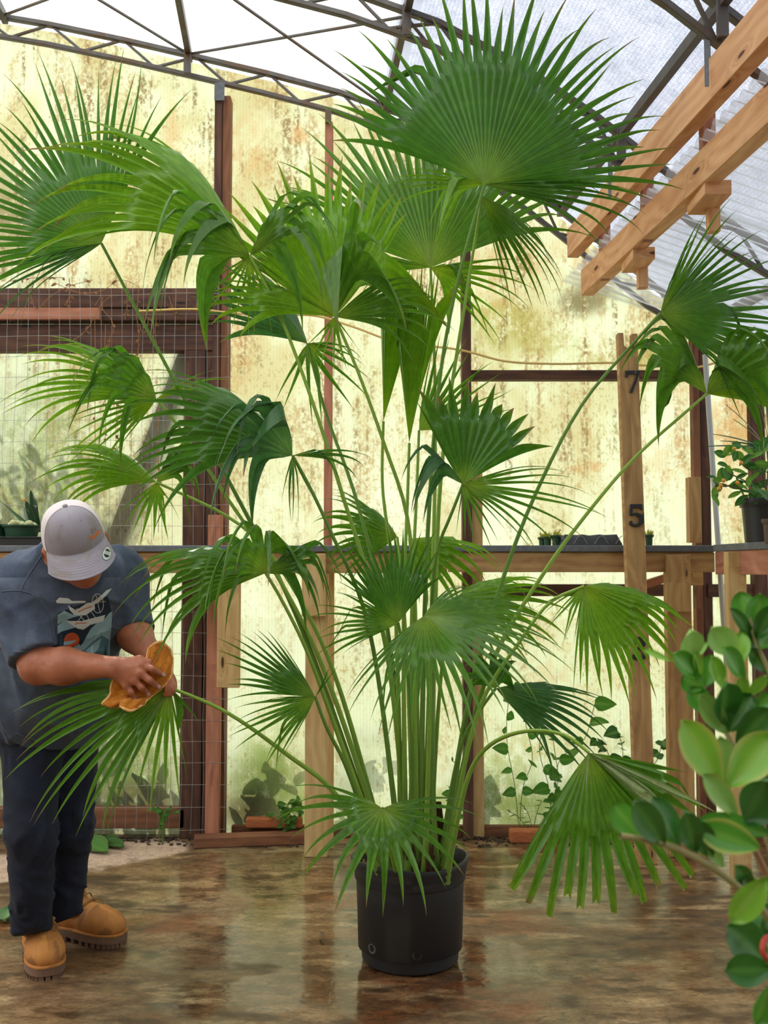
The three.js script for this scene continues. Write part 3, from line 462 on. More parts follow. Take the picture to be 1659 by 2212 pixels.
// leaves: hasp [px, py, distance], petiole foot and way points, lie of the blade
const FR = [
  { h: [1047, 398, 3.1], via: [[1000, 560, 3.12], [955, 780, 3.18], [925, 1130, 3.26]], foot: [905, 1830], al: 8, ta: -6, rh: 0, R: 505, s: [-72, 80], n: 38, fuse: 0.56, g0: 0.08, g1: 0.4, wild: 0.9, fall: 0.14, tone: 'deep', cup: -0.2, broken: 0.05,
    more: [{ al: -84, ta: 6, rh: 0, R: 240, s: [-26, 14], n: 8, fuse: 0.4, g0: 0.05, g1: 0.6, tone: 'lime' }, { al: 92, ta: 0, rh: 0, R: 390, s: [-10, 18], n: 7, fuse: 0.42, g0: 0.1, g1: 0.8, tone: 'deep' }] },
  { h: [1042, 424, 3.3], via: [[1010, 620, 3.3], [955, 1000, 3.32], [938, 1400, 3.34]], foot: [930, 1830], al: 126, ta: -20, rh: -30, fold: 20, R: 300, s: [-40, 44], n: 15, fuse: 0.36, g0: 0.3, g1: 0.9, tone: 'mid', broken: 0.02 },
  { h: [930, 578, 3.5], via: [[938, 760, 3.48], [940, 1000, 3.44], [930, 1400, 3.4]], foot: [915, 1820], al: -12, ta: -14, rh: 6, R: 465, s: [-58, 74], n: 34, fuse: 0.54, g0: 0.08, g1: 0.35, wild: 0.9, fall: 0.14, tone: 'mid', cup: -0.1, broken: 0.03,
    more: [{ al: 98, ta: 0, rh: 0, R: 250, s: [-26, 50], n: 11, fuse: 0.36, g0: 0.15, g1: 0.8, tone: 'lime' }, { al: -84, ta: 0, rh: 0, R: 230, s: [-14, 14], n: 5, fuse: 0.4, g0: 0.1, g1: 0.5, tone: 'mid' }] },
  { h: [219, 526, 3.2], via: [[290, 660, 3.22], [370, 810, 3.25], [500, 1050, 3.28], [640, 1330, 3.3]], foot: [838, 1820], al: -34, ta: -6, rh: -8, R: 460, s: [-70, 60], n: 34, fuse: 0.46, g0: 0.06, g1: 0.24, wild: 0.8, fall: 0.16, tone: 'deep', broken: 0.01,
    more: [{ al: -112, ta: 4, rh: 0, R: 330, s: [-16, 14], n: 6, fuse: 0.3, g0: 0.2, g1: 0.8, tone: 'blue' }] },
  { h: [540, 552, 3.12], via: [[600, 670, 3.14], [672, 860, 3.16], [740, 1070, 3.2], [830, 1380, 3.28]], foot: [885, 1820], al: -34, ta: -4, rh: 50, fold: 30, R: 560, s: [-46, 40], n: 22, fuse: 0.56, g0: 1.35, g1: 0.6, fall: 0.14, tone: 'lime', broken: 0.08, brown: 0.7,
    more: [{ al: -34, ta: 28, rh: 40, fold: 10, R: 412, s: [-66, 10], n: 8, fuse: 0.34, g0: 0.9, g1: 1.6, tone: 'mid', broken: 1, wide: 1.15 }, { al: 48, ta: 22, rh: -30, R: 375, s: [-34, 34], n: 8, fuse: 0.34, g0: 0.9, g1: 1.6, tone: 'mid', broken: 1, wide: 1.15 }, { al: 184, ta: -8, rh: 0, R: 190, s: [-64, 60], n: 11, fuse: 0.2, g0: 0.05, g1: 0.3, tone: 'lime', broken: 0 }] },
  { h: [723, 684, 3.14], via: [[772, 800, 3.16], [830, 960, 3.2], [880, 1120, 3.24], [895, 1400, 3.3]], foot: [900, 1835], al: -10, ta: -6, rh: 8, R: 375, s: [-54, 50], n: 20, fuse: 0.6, g0: 0.08, g1: 0.25, fall: 0.1, tone: 'lime', broken: 0.06, wide: 1.15,
    more: [{ al: 80, ta: 14, rh: -10, R: 280, s: [-34, 26], n: 10, fuse: 0.45, g0: 0.5, g1: 1.4, tone: 'mid', broken: 0 }, { al: -78, ta: 8, rh: 20, R: 310, s: [-12, 26], n: 8, fuse: 0.55, g0: 0.5, g1: 1.2, tone: 'lime', broken: 0 }, { al: 14, ta: 26, rh: 0, R: 338, s: [-14, 20], n: 4, fuse: 0.5, g0: 0.3, g1: 1.6, tone: 'mid', broken: 1, wide: 1.15 }, { al: 186, ta: -10, rh: 0, R: 130, s: [-50, 44], n: 7, fuse: 0.2, g0: 0, g1: 0.2, tone: 'lime' }] },
  { h: [664, 742, 3.5], via: [[700, 880, 3.48], [770, 1080, 3.42], [840, 1380, 3.38]], foot: [880, 1815], al: -38, ta: -10, rh: 36, fold: 26, R: 310, s: [-40, 36], n: 16, fuse: 0.5, g0: 0.3, g1: 0.6, tone: 'blue', broken: 0.04, more: [{ al: 150, ta: 0, rh: 0, R: 190, s: [-60, 70], n: 8, fuse: 0.24, g0: 0.05, g1: 0.6, tone: 'mid' }, { al: 92, ta: 10, rh: -20, R: 150, s: [-10, 12], n: 3, fuse: 0.3, g0: 0.4, g1: 1.6, tone: 'mid' }] },
  { h: [828, 910, 3.36], via: [[826, 1050, 3.36], [850, 1250, 3.36]], foot: [868, 1815], al: 8, ta: 0, rh: 10, R: 350, s: [-9, 9], n: 16, fuse: 0.82, g0: 0, g1: 0.1, pleat: 0.7, tone: 'lime', broken: 0, fall: 0.06 },
  { h: [884, 957, 3.3], via: [[880, 1080, 3.3], [872, 1300, 3.3]], foot: [876, 1830], al: 2, ta: 0, rh: 8, R: 425, s: [-9, 10], n: 16, fuse: 0.7, g0: 0, g1: 0.1, pleat: 0.8, tone: 'lime', broken: 0, fall: 0.06 },
  { h: [905, 930, 3.44], via: [[900, 1060, 3.42], [890, 1300, 3.38]], foot: [890, 1812], al: 42, ta: 4, rh: 8, R: 240, s: [-40, 46], n: 12, fuse: 0.3, g0: 0, g1: 0.05, tone: 'mid', broken: 0, fall: 0.1 },
  { h: [1000, 1046, 3.12], via: [[975, 1110, 3.14], [945, 1190, 3.2], [930, 1400, 3.28]], foot: [940, 1835], al: 22, ta: 6, rh: 8, R: 225, s: [-58, 40], n: 12, fuse: 0.7, g0: 0.06, g1: 0.2, fall: 0.06, tone: 'deep', broken: 0, wide: 1.25,
    more: [{ al: 88, ta: 14, rh: -20, R: 310, s: [-22, 46], n: 10, fuse: 0.24, g0: 0.1, g1: 0.55, tone: 'mid' }, { al: 160, ta: 10, rh: 0, R: 160, s: [-40, 34], n: 7, fuse: 0.25, g0: 0.1, g1: 0.3, tone: 'mid' }, { al: -50, ta: 30, rh: 30, R: 250, s: [-18, 18], n: 4, fuse: 0.4, g0: 0.6, g1: 1.6, tone: 'blue', broken: 1, wide: 1.15 }] },
  { h: [338, 862, 3.25], via: [[400, 940, 3.26], [480, 1060, 3.28], [560, 1180, 3.28], [680, 1400, 3.3]], foot: [850, 1825], al: -52, ta: -4, rh: 48, fold: 28, R: 350, s: [-42, 34], n: 20, fuse: 0.46, g0: 0.8, g1: 0.6, fall: 0.12, tone: 'lime', broken: 0.06, brown: 0.8,
    more: [{ al: -36, ta: 28, rh: 40, R: 300, s: [-60, 30], n: 9, fuse: 0.34, g0: 0.8, g1: 1.6, tone: 'mid', broken: 1, wide: 1.15 }, { al: -118, ta: 2, rh: 0, R: 250, s: [-30, 40], n: 10, fuse: 0.25, g0: 0.1, g1: 0.5, tone: 'lime', broken: 0, brown: 0.8 }, { al: 66, ta: 6, rh: 0, R: 200, s: [-14, 14], n: 3, fuse: 0.3, g0: 0.1, g1: 0.5, tone: 'lime' }] },
  { h: [632, 984, 3.02], via: [[668, 1050, 3.04], [715, 1150, 3.08], [790, 1330, 3.18]], foot: [872, 1838], al: -48, ta: -4, rh: 48, fold: 28, R: 410, s: [-48, 44], n: 22, fuse: 0.56, g0: 1.05, g1: 0.5, fall: 0.14, tone: 'deep', broken: 0.06,
    more: [{ al: -30, ta: 28, rh: 36, R: 338, s: [-64, 36], n: 9, fuse: 0.36, g0: 0.9, g1: 1.6, tone: 'blue', broken: 1, wide: 1.15 }, { al: 84, ta: 6, rh: -10, R: 190, s: [-12, 14], n: 4, fuse: 0.34, g0: 0.2, g1: 1.0, tone: 'deep' }, { al: 176, ta: 8, rh: 0, R: 150, s: [-26, 26], n: 5, fuse: 0.2, g0: 0, g1: 0.2, tone: 'deep' }] },
  { h: [338, 1042, 3.4], via: [[400, 1070, 3.4], [490, 1115, 3.38], [570, 1180, 3.36], [700, 1400, 3.36]], foot: [845, 1818], al: -56, ta: 0, rh: 48, fold: 28, R: 275, s: [-42, 40], n: 18, fuse: 0.46, g0: 1.2, g1: 0.6, fall: 0.14, tone: 'lime', broken: 0.05,
    more: [{ al: 196, ta: 10, rh: 0, R: 150, s: [-60, 40], n: 8, fuse: 0.25, g0: 0.05, g1: 0.3, tone: 'lime' }, { al: 40, ta: 12, rh: -20, R: 212, s: [-30, 40], n: 7, fuse: 0.42, g0: 1.2, g1: 1.6, tone: 'mid', broken: 1, wide: 1.15 }] },
  { h: [574, 1238, 3.02], via: [[605, 1290, 3.04], [660, 1400, 3.1], [720, 1560, 3.18]], foot: [842, 1835], al: -72, ta: 10, rh: 46, fold: 24, R: 350, s: [-42, 40], n: 18, fuse: 0.46, g0: 1.7, g1: 0.7, fall: 0.14, tone: 'mid', broken: 0.03, brown: 0.8,
    more: [{ al: -30, ta: 34, rh: 30, R: 288, s: [-56, 54], n: 10, fuse: 0.34, g0: 1.6, g1: 1.6, tone: 'mid', brown: 0.8, broken: 1, wide: 1.15 }, { al: 70, ta: 16, rh: -20, R: 250, s: [-40, 26], n: 7, fuse: 0.36, g0: 1.1, g1: 1.6, tone: 'deep', broken: 1, wide: 1.15 }] },
  { h: [681, 1506, 3.05], via: [[705, 1570, 3.08], [745, 1650, 3.14]], foot: [832, 1840], al: -56, ta: 4, rh: 24, fold: 16, R: 235, s: [-30, 34], n: 12, fuse: 0.42, g0: 0.05, g1: 0.3, tone: 'deep', broken: 0.02, more: [{ al: -118, ta: 6, rh: 10, R: 205, s: [-40, 34], n: 11, fuse: 0.34, g0: 0.05, g1: 0.35, tone: 'mid' }, { al: 32, ta: 0, rh: 0, R: 90, s: [-10, 10], n: 2, fuse: 0.4, g0: 0, g1: 0.1, tone: 'deep' }] },
  { h: [860, 1346, 3.12], via: [[880, 1450, 3.16], [890, 1600, 3.24]], foot: [880, 1840], al: -8, ta: 4, rh: 6, R: 230, s: [-48, 48], n: 20, fuse: 0.54, g0: 0.08, g1: 0.4, tone: 'deep', broken: 0.03, more: [{ al: -84, ta: 10, rh: 0, R: 210, s: [-36, 32], n: 11, fuse: 0.36, g0: 0.1, g1: 0.8, tone: 'mid' }] },
  { h: [916, 1330, 2.95], via: [[925, 1380, 3.0], [928, 1500, 3.12]], foot: [918, 1850], al: 116, ta: 38, rh: -42, fold: 12, R: 335, s: [-116, 104], n: 36, fuse: 0.38, g0: 0.4, g1: 0.7, fall: 0.25, tone: 'mid', broken: 0.02 },
  { h: [1262, 1266, 3.2], via: [[1190, 1300, 3.2], [1120, 1390, 3.22], [1040, 1520, 3.26]], foot: [955, 1840], al: 98, ta: 4, rh: -44, fold: 34, R: 270, s: [-60, 96], n: 27, fuse: 0.52, g0: 0.9, g1: 0.6, fall: 0.2, tone: 'lime', broken: 0.02, wide: 1.1, more: [{ al: 214, ta: 4, rh: 0, R: 150, s: [-36, 40], n: 8, fuse: 0.22, g0: 0.05, g1: 0.4, tone: 'lime' }] },
  { h: [1071, 1487, 3.28], via: [[1040, 1530, 3.28], [1000, 1600, 3.3]], foot: [945, 1830], al: 92, ta: 2, rh: -48, fold: 28, R: 265, s: [-36, 50], n: 16, fuse: 0.5, g0: 0.5, g1: 0.5, fall: 0.2, tone: 'blue', broken: 0.03, more: [{ al: -20, ta: 10, rh: 0, R: 100, s: [-60, 70], n: 8, fuse: 0.6, g0: 0.6, g1: 1.8, tone: 'deep' }] },
  { h: [1272, 1626, 2.9], via: [[1220, 1588, 2.94], [1120, 1582, 3.02], [1030, 1640, 3.14]], foot: [960, 1845], al: 170, ta: 4, rh: 0, R: 360, s: [-42, 50], n: 14, fuse: 0.5, g0: 0.02, g1: 0.1, fall: 0.1, tone: 'mid', cut: 0.95, broken: 0, brown: 0.1, wide: 1.1,
    more: [{ al: 108, ta: 2, rh: -14, R: 310, s: [-12, 34], n: 7, fuse: 0.55, g0: 0.15, g1: 0.2, tone: 'mid' }, { al: 126, ta: 20, rh: 24, R: 225, s: [-11, 11], n: 3, fuse: 0.6, g0: 0.1, g1: 0.2, tone: 'pale', wide: 1.2 }, { al: 113, ta: 24, rh: 24, R: 285, s: [-8, 8], n: 2, fuse: 0.6, g0: 0.12, g1: 0.2, tone: 'pale', wide: 1.2 }, { al: 195, ta: 30, rh: 20, R: 110, s: [-13, 13], n: 1, fuse: 0.5, g0: 0.1, g1: 0.1, tone: 'pale', wide: 1.4 }] },
  { h: [1426, 677, 3.3], via: [[1370, 740, 3.3], [1260, 870, 3.3], [1160, 1060, 3.3], [1090, 1240, 3.3], [1020, 1480, 3.3]], foot: [950, 1825], al: 80, ta: -4, rh: -12, R: 330, s: [-44, 60], n: 22, fuse: 0.46, g0: 0.1, g1: 0.35, fall: 0.1, tone: 'deep', broken: 0.08, wild: 0.8, more: [{ al: 26, ta: 4, rh: 0, R: 290, s: [-12, 14], n: 6, fuse: 0.4, g0: 0.05, g1: 0.5, tone: 'mid' }] },
  { h: [1527, 851, 3.32], via: [[1470, 900, 3.32], [1370, 990, 3.32], [1260, 1120, 3.32], [1180, 1230, 3.32], [1060, 1440, 3.32]], foot: [952, 1818], al: 62, ta: 2, rh: -46, fold: 26, R: 310, s: [-40, 44], n: 18, fuse: 0.5, g0: 1.1, g1: 0.6, fall: 0.14, tone: 'lime', broken: 0.04,
    more: [{ al: -38, ta: 8, rh: 20, R: 300, s: [-30, 30], n: 7, fuse: 0.5, g0: 1.3, g1: 1.6, tone: 'mid', broken: 1, wide: 1.15 }, { al: 34, ta: 26, rh: -30, R: 288, s: [-34, 44], n: 8, fuse: 0.45, g0: 1, g1: 1.6, tone: 'mid', broken: 1, wide: 1.15 }] },
  { h: [366, 1486, 2.98], via: [[420, 1506, 3.0], [500, 1545, 3.04], [620, 1630, 3.12], [720, 1710, 3.2]], foot: [830, 1845], al: -94, ta: 6, rh: 46, fold: 26, R: 370, s: [-64, 34], n: 18, fuse: 0.4, g0: 0.55, g1: 0.4, fall: 0.12, tone: 'mid', broken: 0, brown: 0.6, wide: 1.2,
    more: [{ al: -62, ta: -14, rh: 10, R: 165, s: [-20, 20], n: 5, fuse: 0.6, g0: 0.6, g1: 0.9, tone: 'deep', wide: 1.2 }, { al: 186, ta: 12, rh: 0, R: 270, s: [-26, 40], n: 8, fuse: 0.3, g0: 0.05, g1: 0.2, tone: 'lime', broken: 0, brown: 1, wide: 1.15 }, { al: 136, ta: 14, rh: 0, R: 125, s: [-14, 14], n: 2, fuse: 0.4, g0: 0.1, g1: 0.5, tone: 'mid', brown: 1, wide: 1.3 }] },
  { h: [826, 1746, 3.02], via: [[832, 1780, 3.06]], foot: [862, 1862], al: 186, ta: 48, rh: 0, fold: 0, R: 245, s: [-122, 122], n: 18, fuse: 0.34, g0: 0.45, g1: 0.5, fall: 0.1, tone: 'mid', broken: 0.02, brown: 0.9 },
  { h: [858, 1160, 3.6], via: [[868, 1250, 3.56], [880, 1450, 3.48]], foot: [895, 1810], al: -50, ta: -4, rh: 40, fold: 30, R: 200, s: [-80, 50], n: 18, fuse: 0.45, g0: 0.5, g1: 1.0, tone: 'mid', broken: 0.05 },
  { h: [884, 1164, 3.56], via: [[895, 1260, 3.54], [900, 1450, 3.48]], foot: [905, 1810], al: 92, ta: 0, rh: -50, fold: 35, R: 225, s: [-60, 80], n: 16, fuse: 0.42, g0: 0.7, g1: 1.2, tone: 'lime', broken: 0.05 },
  { h: [985, 1292, 3.36], via: [[960, 1400, 3.36]], foot: [925, 1818], al: 74, ta: 0, rh: -44, fold: 30, R: 255, s: [-60, 70], n: 18, fuse: 0.42, g0: 0.6, g1: 0.8, tone: 'lime', broken: 0.03 },
];
FR.forEach((f, i) => {
  const H = at(...f.h), { A, N } = frame(f.al, f.ta, f.rh), s = f.h[2] / FOCAL;
  const foot = at(f.foot[0], f.foot[1], 3.34 - (f.foot[1] - 1830) * 0.004); foot.y = 0.29 + potBase.y;
  foot.x = clamp(foot.x, potBase.x - 0.13, potBase.x + 0.13); foot.z = clamp(foot.z, potBase.z - 0.12, potBase.z + 0.13);
  const pts = [foot, ...f.via.slice().reverse().map((v) => at(...v)), H];
  const fr = mesh('frond', rebase(petioleGeo(pts, 0.0115, 0.0048, f.tone), potBase), M.petiole, palm);
  const { h, via, foot: ft, al, ta, rh, R, s: sp, n, more = [], ...rest } = f;
  mesh('leaf_blade', rebase(fanBlade({ H, A, N, n, s0: sp[0] * DEG, s1: sp[1] * DEG, R: R * s, seed: i + 3, ...rest }), potBase), M.leaf, fr);
  more.forEach((m, k) => { const q = frame(m.al, m.ta, m.rh), { al: a1, ta: a2, rh: a3, R: r1, s: s1, n: n1, ...others } = m; mesh('leaf_blade', rebase(fanBlade({ H, A: q.A, N: q.N, n: n1, s0: s1[0] * DEG, s1: s1[1] * DEG, R: r1 * s, seed: i * 7 + k + 90, ...others }), potBase), M.leaf, fr); });
});
{ // fibrous stem bases and old leaf stubs
  const ft = dataTex(128, 256, (u, v) => { const n = fbm(u * 40, v * 6, 3), b = fbm(u * 5, v * 5, 3); return mixc(rgb(104, 70, 44), rgb(44, 28, 18), clamp(n * 1.2 - 0.2 + (b - 0.5) * 0.5)); });
  const fib = mat({ map: ft, roughness: 1, bumpMap: ft, bumpScale: 0.003 }), R = rng(8);
  for (const [px, d, h, r] of [[822, 3.36, 0.17, 0.022], [905, 3.38, 0.2, 0.028], [948, 3.36, 0.24, 0.034], [870, 3.4, 0.16, 0.022], [925, 3.29, 0.13, 0.024], [890, 3.3, 0.12, 0.02]]) {
    const b = at(px, 1840, d); b.y = 0.28; const g = new THREE.CylinderGeometry(r * 0.25, r * 1.15, h, 14, 10), p = g.attributes.position; for (let k = 0; k < p.count; k++) { const y = p.getY(k), a = Math.atan2(p.getZ(k), p.getX(k)), w = 1 + 0.25 * (vnoise(a * 3 + px, y * 26) - 0.5); p.setXYZ(k, p.getX(k) * w, y, p.getZ(k) * w); } g.computeVertexNormals(); g.translate(b.x, b.y + h / 2, b.z); mesh('stem_fibre', rebase(g, potBase), fib, palm);
    for (let k = 0; k < 9; k++) { const a = R() * 6.283, y = b.y + R() * h, q = V(b.x + Math.cos(a) * r, y, b.z + Math.sin(a) * r), e = q.clone().add(V(Math.cos(a) * 0.03, 0.04 + R() * 0.06, Math.sin(a) * 0.03)); mesh('old_sheath', rebase(tubeGeo([q, q.clone().lerp(e, 0.5).add(V((R() - 0.5) * 0.01, 0.008, 0)), e], 0.007, 6, 5, (t) => 1 - t * 0.9), potBase), fib, palm); }
  }
  const stub = at(950, 1850, 3.33); stub.y = 0.27; mesh('cut_stub', rebase(tubeGeo([stub, stub.clone().add(V(0.006, 0.035, 0.004)), stub.clone().add(V(0.016, 0.07, 0.008))], 0.012, 6, 8), potBase), mat({ color: lin(0.3, 0.2, 0.05), roughness: 0.7 }), palm);
}
// ------------------------------------------------------------------ the man wiping a leaf
// distance fields joined smoothly, meshed by surface nets
const smin = (a, b, k) => { const h = Math.max(k - Math.abs(a - b), 0) / k; return Math.min(a, b) - h * h * k * 0.25; };
function cone(a, b, ra, rb) { const bx = b.x - a.x, by = b.y - a.y, bz = b.z - a.z, L = bx * bx + by * by + bz * bz; return (x, y, z) => { const px = x - a.x, py = y - a.y, pz = z - a.z, h = clamp((px * bx + py * by + pz * bz) / L); return Math.hypot(px - bx * h, py - by * h, pz - bz * h) - (ra + (rb - ra) * h); }; }
function ell(c, X, Y, Z, rx, ry, rz) { const m = Math.min(rx, ry, rz); return (x, y, z) => { const px = x - c.x, py = y - c.y, pz = z - c.z, u = (px * X.x + py * X.y + pz * X.z) / rx, v = (px * Y.x + py * Y.y + pz * Y.z) / ry, w = (px * Z.x + py * Z.y + pz * Z.z) / rz, k = Math.hypot(u, v, w); return (k - 1) * m * (k < 1 ? 1 : 1 + 0 * k); }; }
function join(list, k) { return (x, y, z) => { let d = list[0](x, y, z); for (let i = 1; i < list.length; i++) d = smin(d, list[i](x, y, z), k); return d; }; }
function nets(f, lo, hi, cell) {
  const nx = Math.ceil((hi.x - lo.x) / cell) + 1, ny = Math.ceil((hi.y - lo.y) / cell) + 1, nz = Math.ceil((hi.z - lo.z) / cell) + 1, F = new Float32Array(nx * ny * nz), I = new Int32Array(nx * ny * nz).fill(-1), pos = [], idx = [], at3 = (i, j, k) => i + nx * (j + ny * k);
  for (let k = 0; k < nz; k++) for (let j = 0; j < ny; j++) for (let i = 0; i < nx; i++) F[at3(i, j, k)] = f(lo.x + i * cell, lo.y + j * cell, lo.z + k * cell);
  const C = [[0, 0, 0], [1, 0, 0], [0, 1, 0], [1, 1, 0], [0, 0, 1], [1, 0, 1], [0, 1, 1], [1, 1, 1]], E = [[0, 1], [2, 3], [4, 5], [6, 7], [0, 2], [1, 3], [4, 6], [5, 7], [0, 4], [1, 5], [2, 6], [3, 7]];
  for (let k = 0; k < nz - 1; k++) for (let j = 0; j < ny - 1; j++) for (let i = 0; i < nx - 1; i++) {
    let m = 0; const v = []; for (let c = 0; c < 8; c++) { const q = F[at3(i + C[c][0], j + C[c][1], k + C[c][2])]; v.push(q); if (q < 0) m |= 1 << c; }
    if (m === 0 || m === 255) continue; let x = 0, y = 0, z = 0, n = 0;
    for (const [a, b] of E) { if ((v[a] < 0) === (v[b] < 0)) continue; const t = v[a] / (v[a] - v[b]); x += lerp(C[a][0], C[b][0], t); y += lerp(C[a][1], C[b][1], t); z += lerp(C[a][2], C[b][2], t); n++; }
    I[at3(i, j, k)] = pos.length / 3; pos.push(lo.x + (i + x / n) * cell, lo.y + (j + y / n) * cell, lo.z + (k + z / n) * cell);
  }
  const quad = (a, b, c, d, flip) => { if (a < 0 || b < 0 || c < 0 || d < 0) return; if (flip) idx.push(a, c, b, b, c, d); else idx.push(a, b, c, b, d, c); };
  for (let k = 1; k < nz - 1; k++) for (let j = 1; j < ny - 1; j++) for (let i = 1; i < nx - 1; i++) {
    const s = F[at3(i, j, k)] < 0;
    if (s !== F[at3(i + 1, j, k)] < 0) quad(I[at3(i, j - 1, k - 1)], I[at3(i, j, k - 1)], I[at3(i, j - 1, k)], I[at3(i, j, k)], !s);
    if (s !== F[at3(i, j + 1, k)] < 0) quad(I[at3(i - 1, j, k - 1)], I[at3(i, j, k - 1)], I[at3(i - 1, j, k)], I[at3(i, j, k)], s);
    if (s !== F[at3(i, j, k + 1)] < 0) quad(I[at3(i - 1, j - 1, k)], I[at3(i, j - 1, k)], I[at3(i - 1, j, k)], I[at3(i, j, k)], !s);
  }
  const g = new THREE.BufferGeometry(); g.setAttribute('position', new THREE.Float32BufferAttribute(pos, 3)); g.setIndex(idx); g.computeVertexNormals(); return g;
}
function uvMetres(g, sx = 1, sy = 1) { const p = g.attributes.position, n = g.attributes.normal, uv = new Float32Array(p.count * 2); for (let i = 0; i < p.count; i++) { const s = Math.abs(n.getZ(i)) > Math.abs(n.getX(i)); uv[i * 2] = (s ? p.getX(i) : p.getZ(i)) * sx; uv[i * 2 + 1] = p.getY(i) * sy; } g.setAttribute('uv', new THREE.BufferAttribute(uv, 2)); return g; }
function cloud(pts, pad) { const lo = V(1e9, 1e9, 1e9), hi = V(-1e9, -1e9, -1e9); for (const p of pts) { lo.min(p); hi.max(p); } return [lo.subScalar(pad), hi.addScalar(pad)]; }

const J = { // joints of the pose
  hipN: at(70, 1590, 3.28), kneeN: at(68, 1795, 3.2), ankN: at(68, 2016, 3.335), hipF: at(150, 1585, 3.4), kneeF: at(152, 1790, 3.38), ankF: at(140, 1985, 3.47),
  pelvis: at(105, 1545, 3.34), belly: at(112, 1470, 3.27), chest: at(135, 1335, 3.2), upper: at(140, 1262, 3.16), neck: at(150, 1215, 3.1),
  shN: at(30, 1292, 3.08), elN: at(82, 1438, 3.0), wrN: at(246, 1440, 2.93), shF: at(258, 1240, 3.3), elF: at(292, 1372, 3.2), wrF: at(340, 1432, 3.08), head: at(164, 1178, 2.98),
};
const person = thing('person', 'man in grey cap, blue printed t-shirt and dark jeans bending to wipe a palm leaf', 'person', onFloor(115, 2060));
const PB = person.position.clone(), put = (name, g, m, parent = person) => mesh(name, rebase(g, PB), m, parent);
// cloth textures
const denimT = dataTex(256, 256, (u, v) => { const w = vnoise(u * 256, v * 90) * 0.5 + vnoise(u * 90, v * 256) * 0.5, n = fbm(u * 5, v * 5, 4); return mixc(rgb(12, 18, 34), rgb(36, 48, 72), clamp(w * 0.5 + (n - 0.5) * 1.3)); }); denimT.repeat.set(2, 2);
M.denim = phys({ map: denimT, roughness: 0.9, sheen: 0.2, sheenRoughness: 0.6 });
const teeT = dataTex(512, 512, (u, v) => { const w = vnoise(u * 400, v * 400), n = fbm(u * 4, v * 7, 5), s = fbm(u * 26, v * 12, 3); return mixc(rgb(48, 58, 76), rgb(112, 122, 138), clamp(w * 0.22 + (n - 0.5) * 0.9 + s * 0.35 + 0.08)); }); teeT.repeat.set(1.6, 1.6);
M.tee = phys({ map: teeT, roughness: 0.95, sheen: 0.35, sheenRoughness: 0.5, sheenColor: lin(0.5, 0.55, 0.65) });
const skinT = dataTex(256, 256, (u, v) => { const n = fbm(u * 12, v * 12, 4), f = vnoise(u * 200, v * 200); return mixc(rgb(146, 84, 58), rgb(186, 118, 86), clamp(n * 1.1 - 0.1 + (f - 0.5) * 0.2)); });
M.skin = phys({ map: skinT, roughness: 0.48, bumpMap: skinT, bumpScale: 0.0006, specularIntensity: 0.8 });

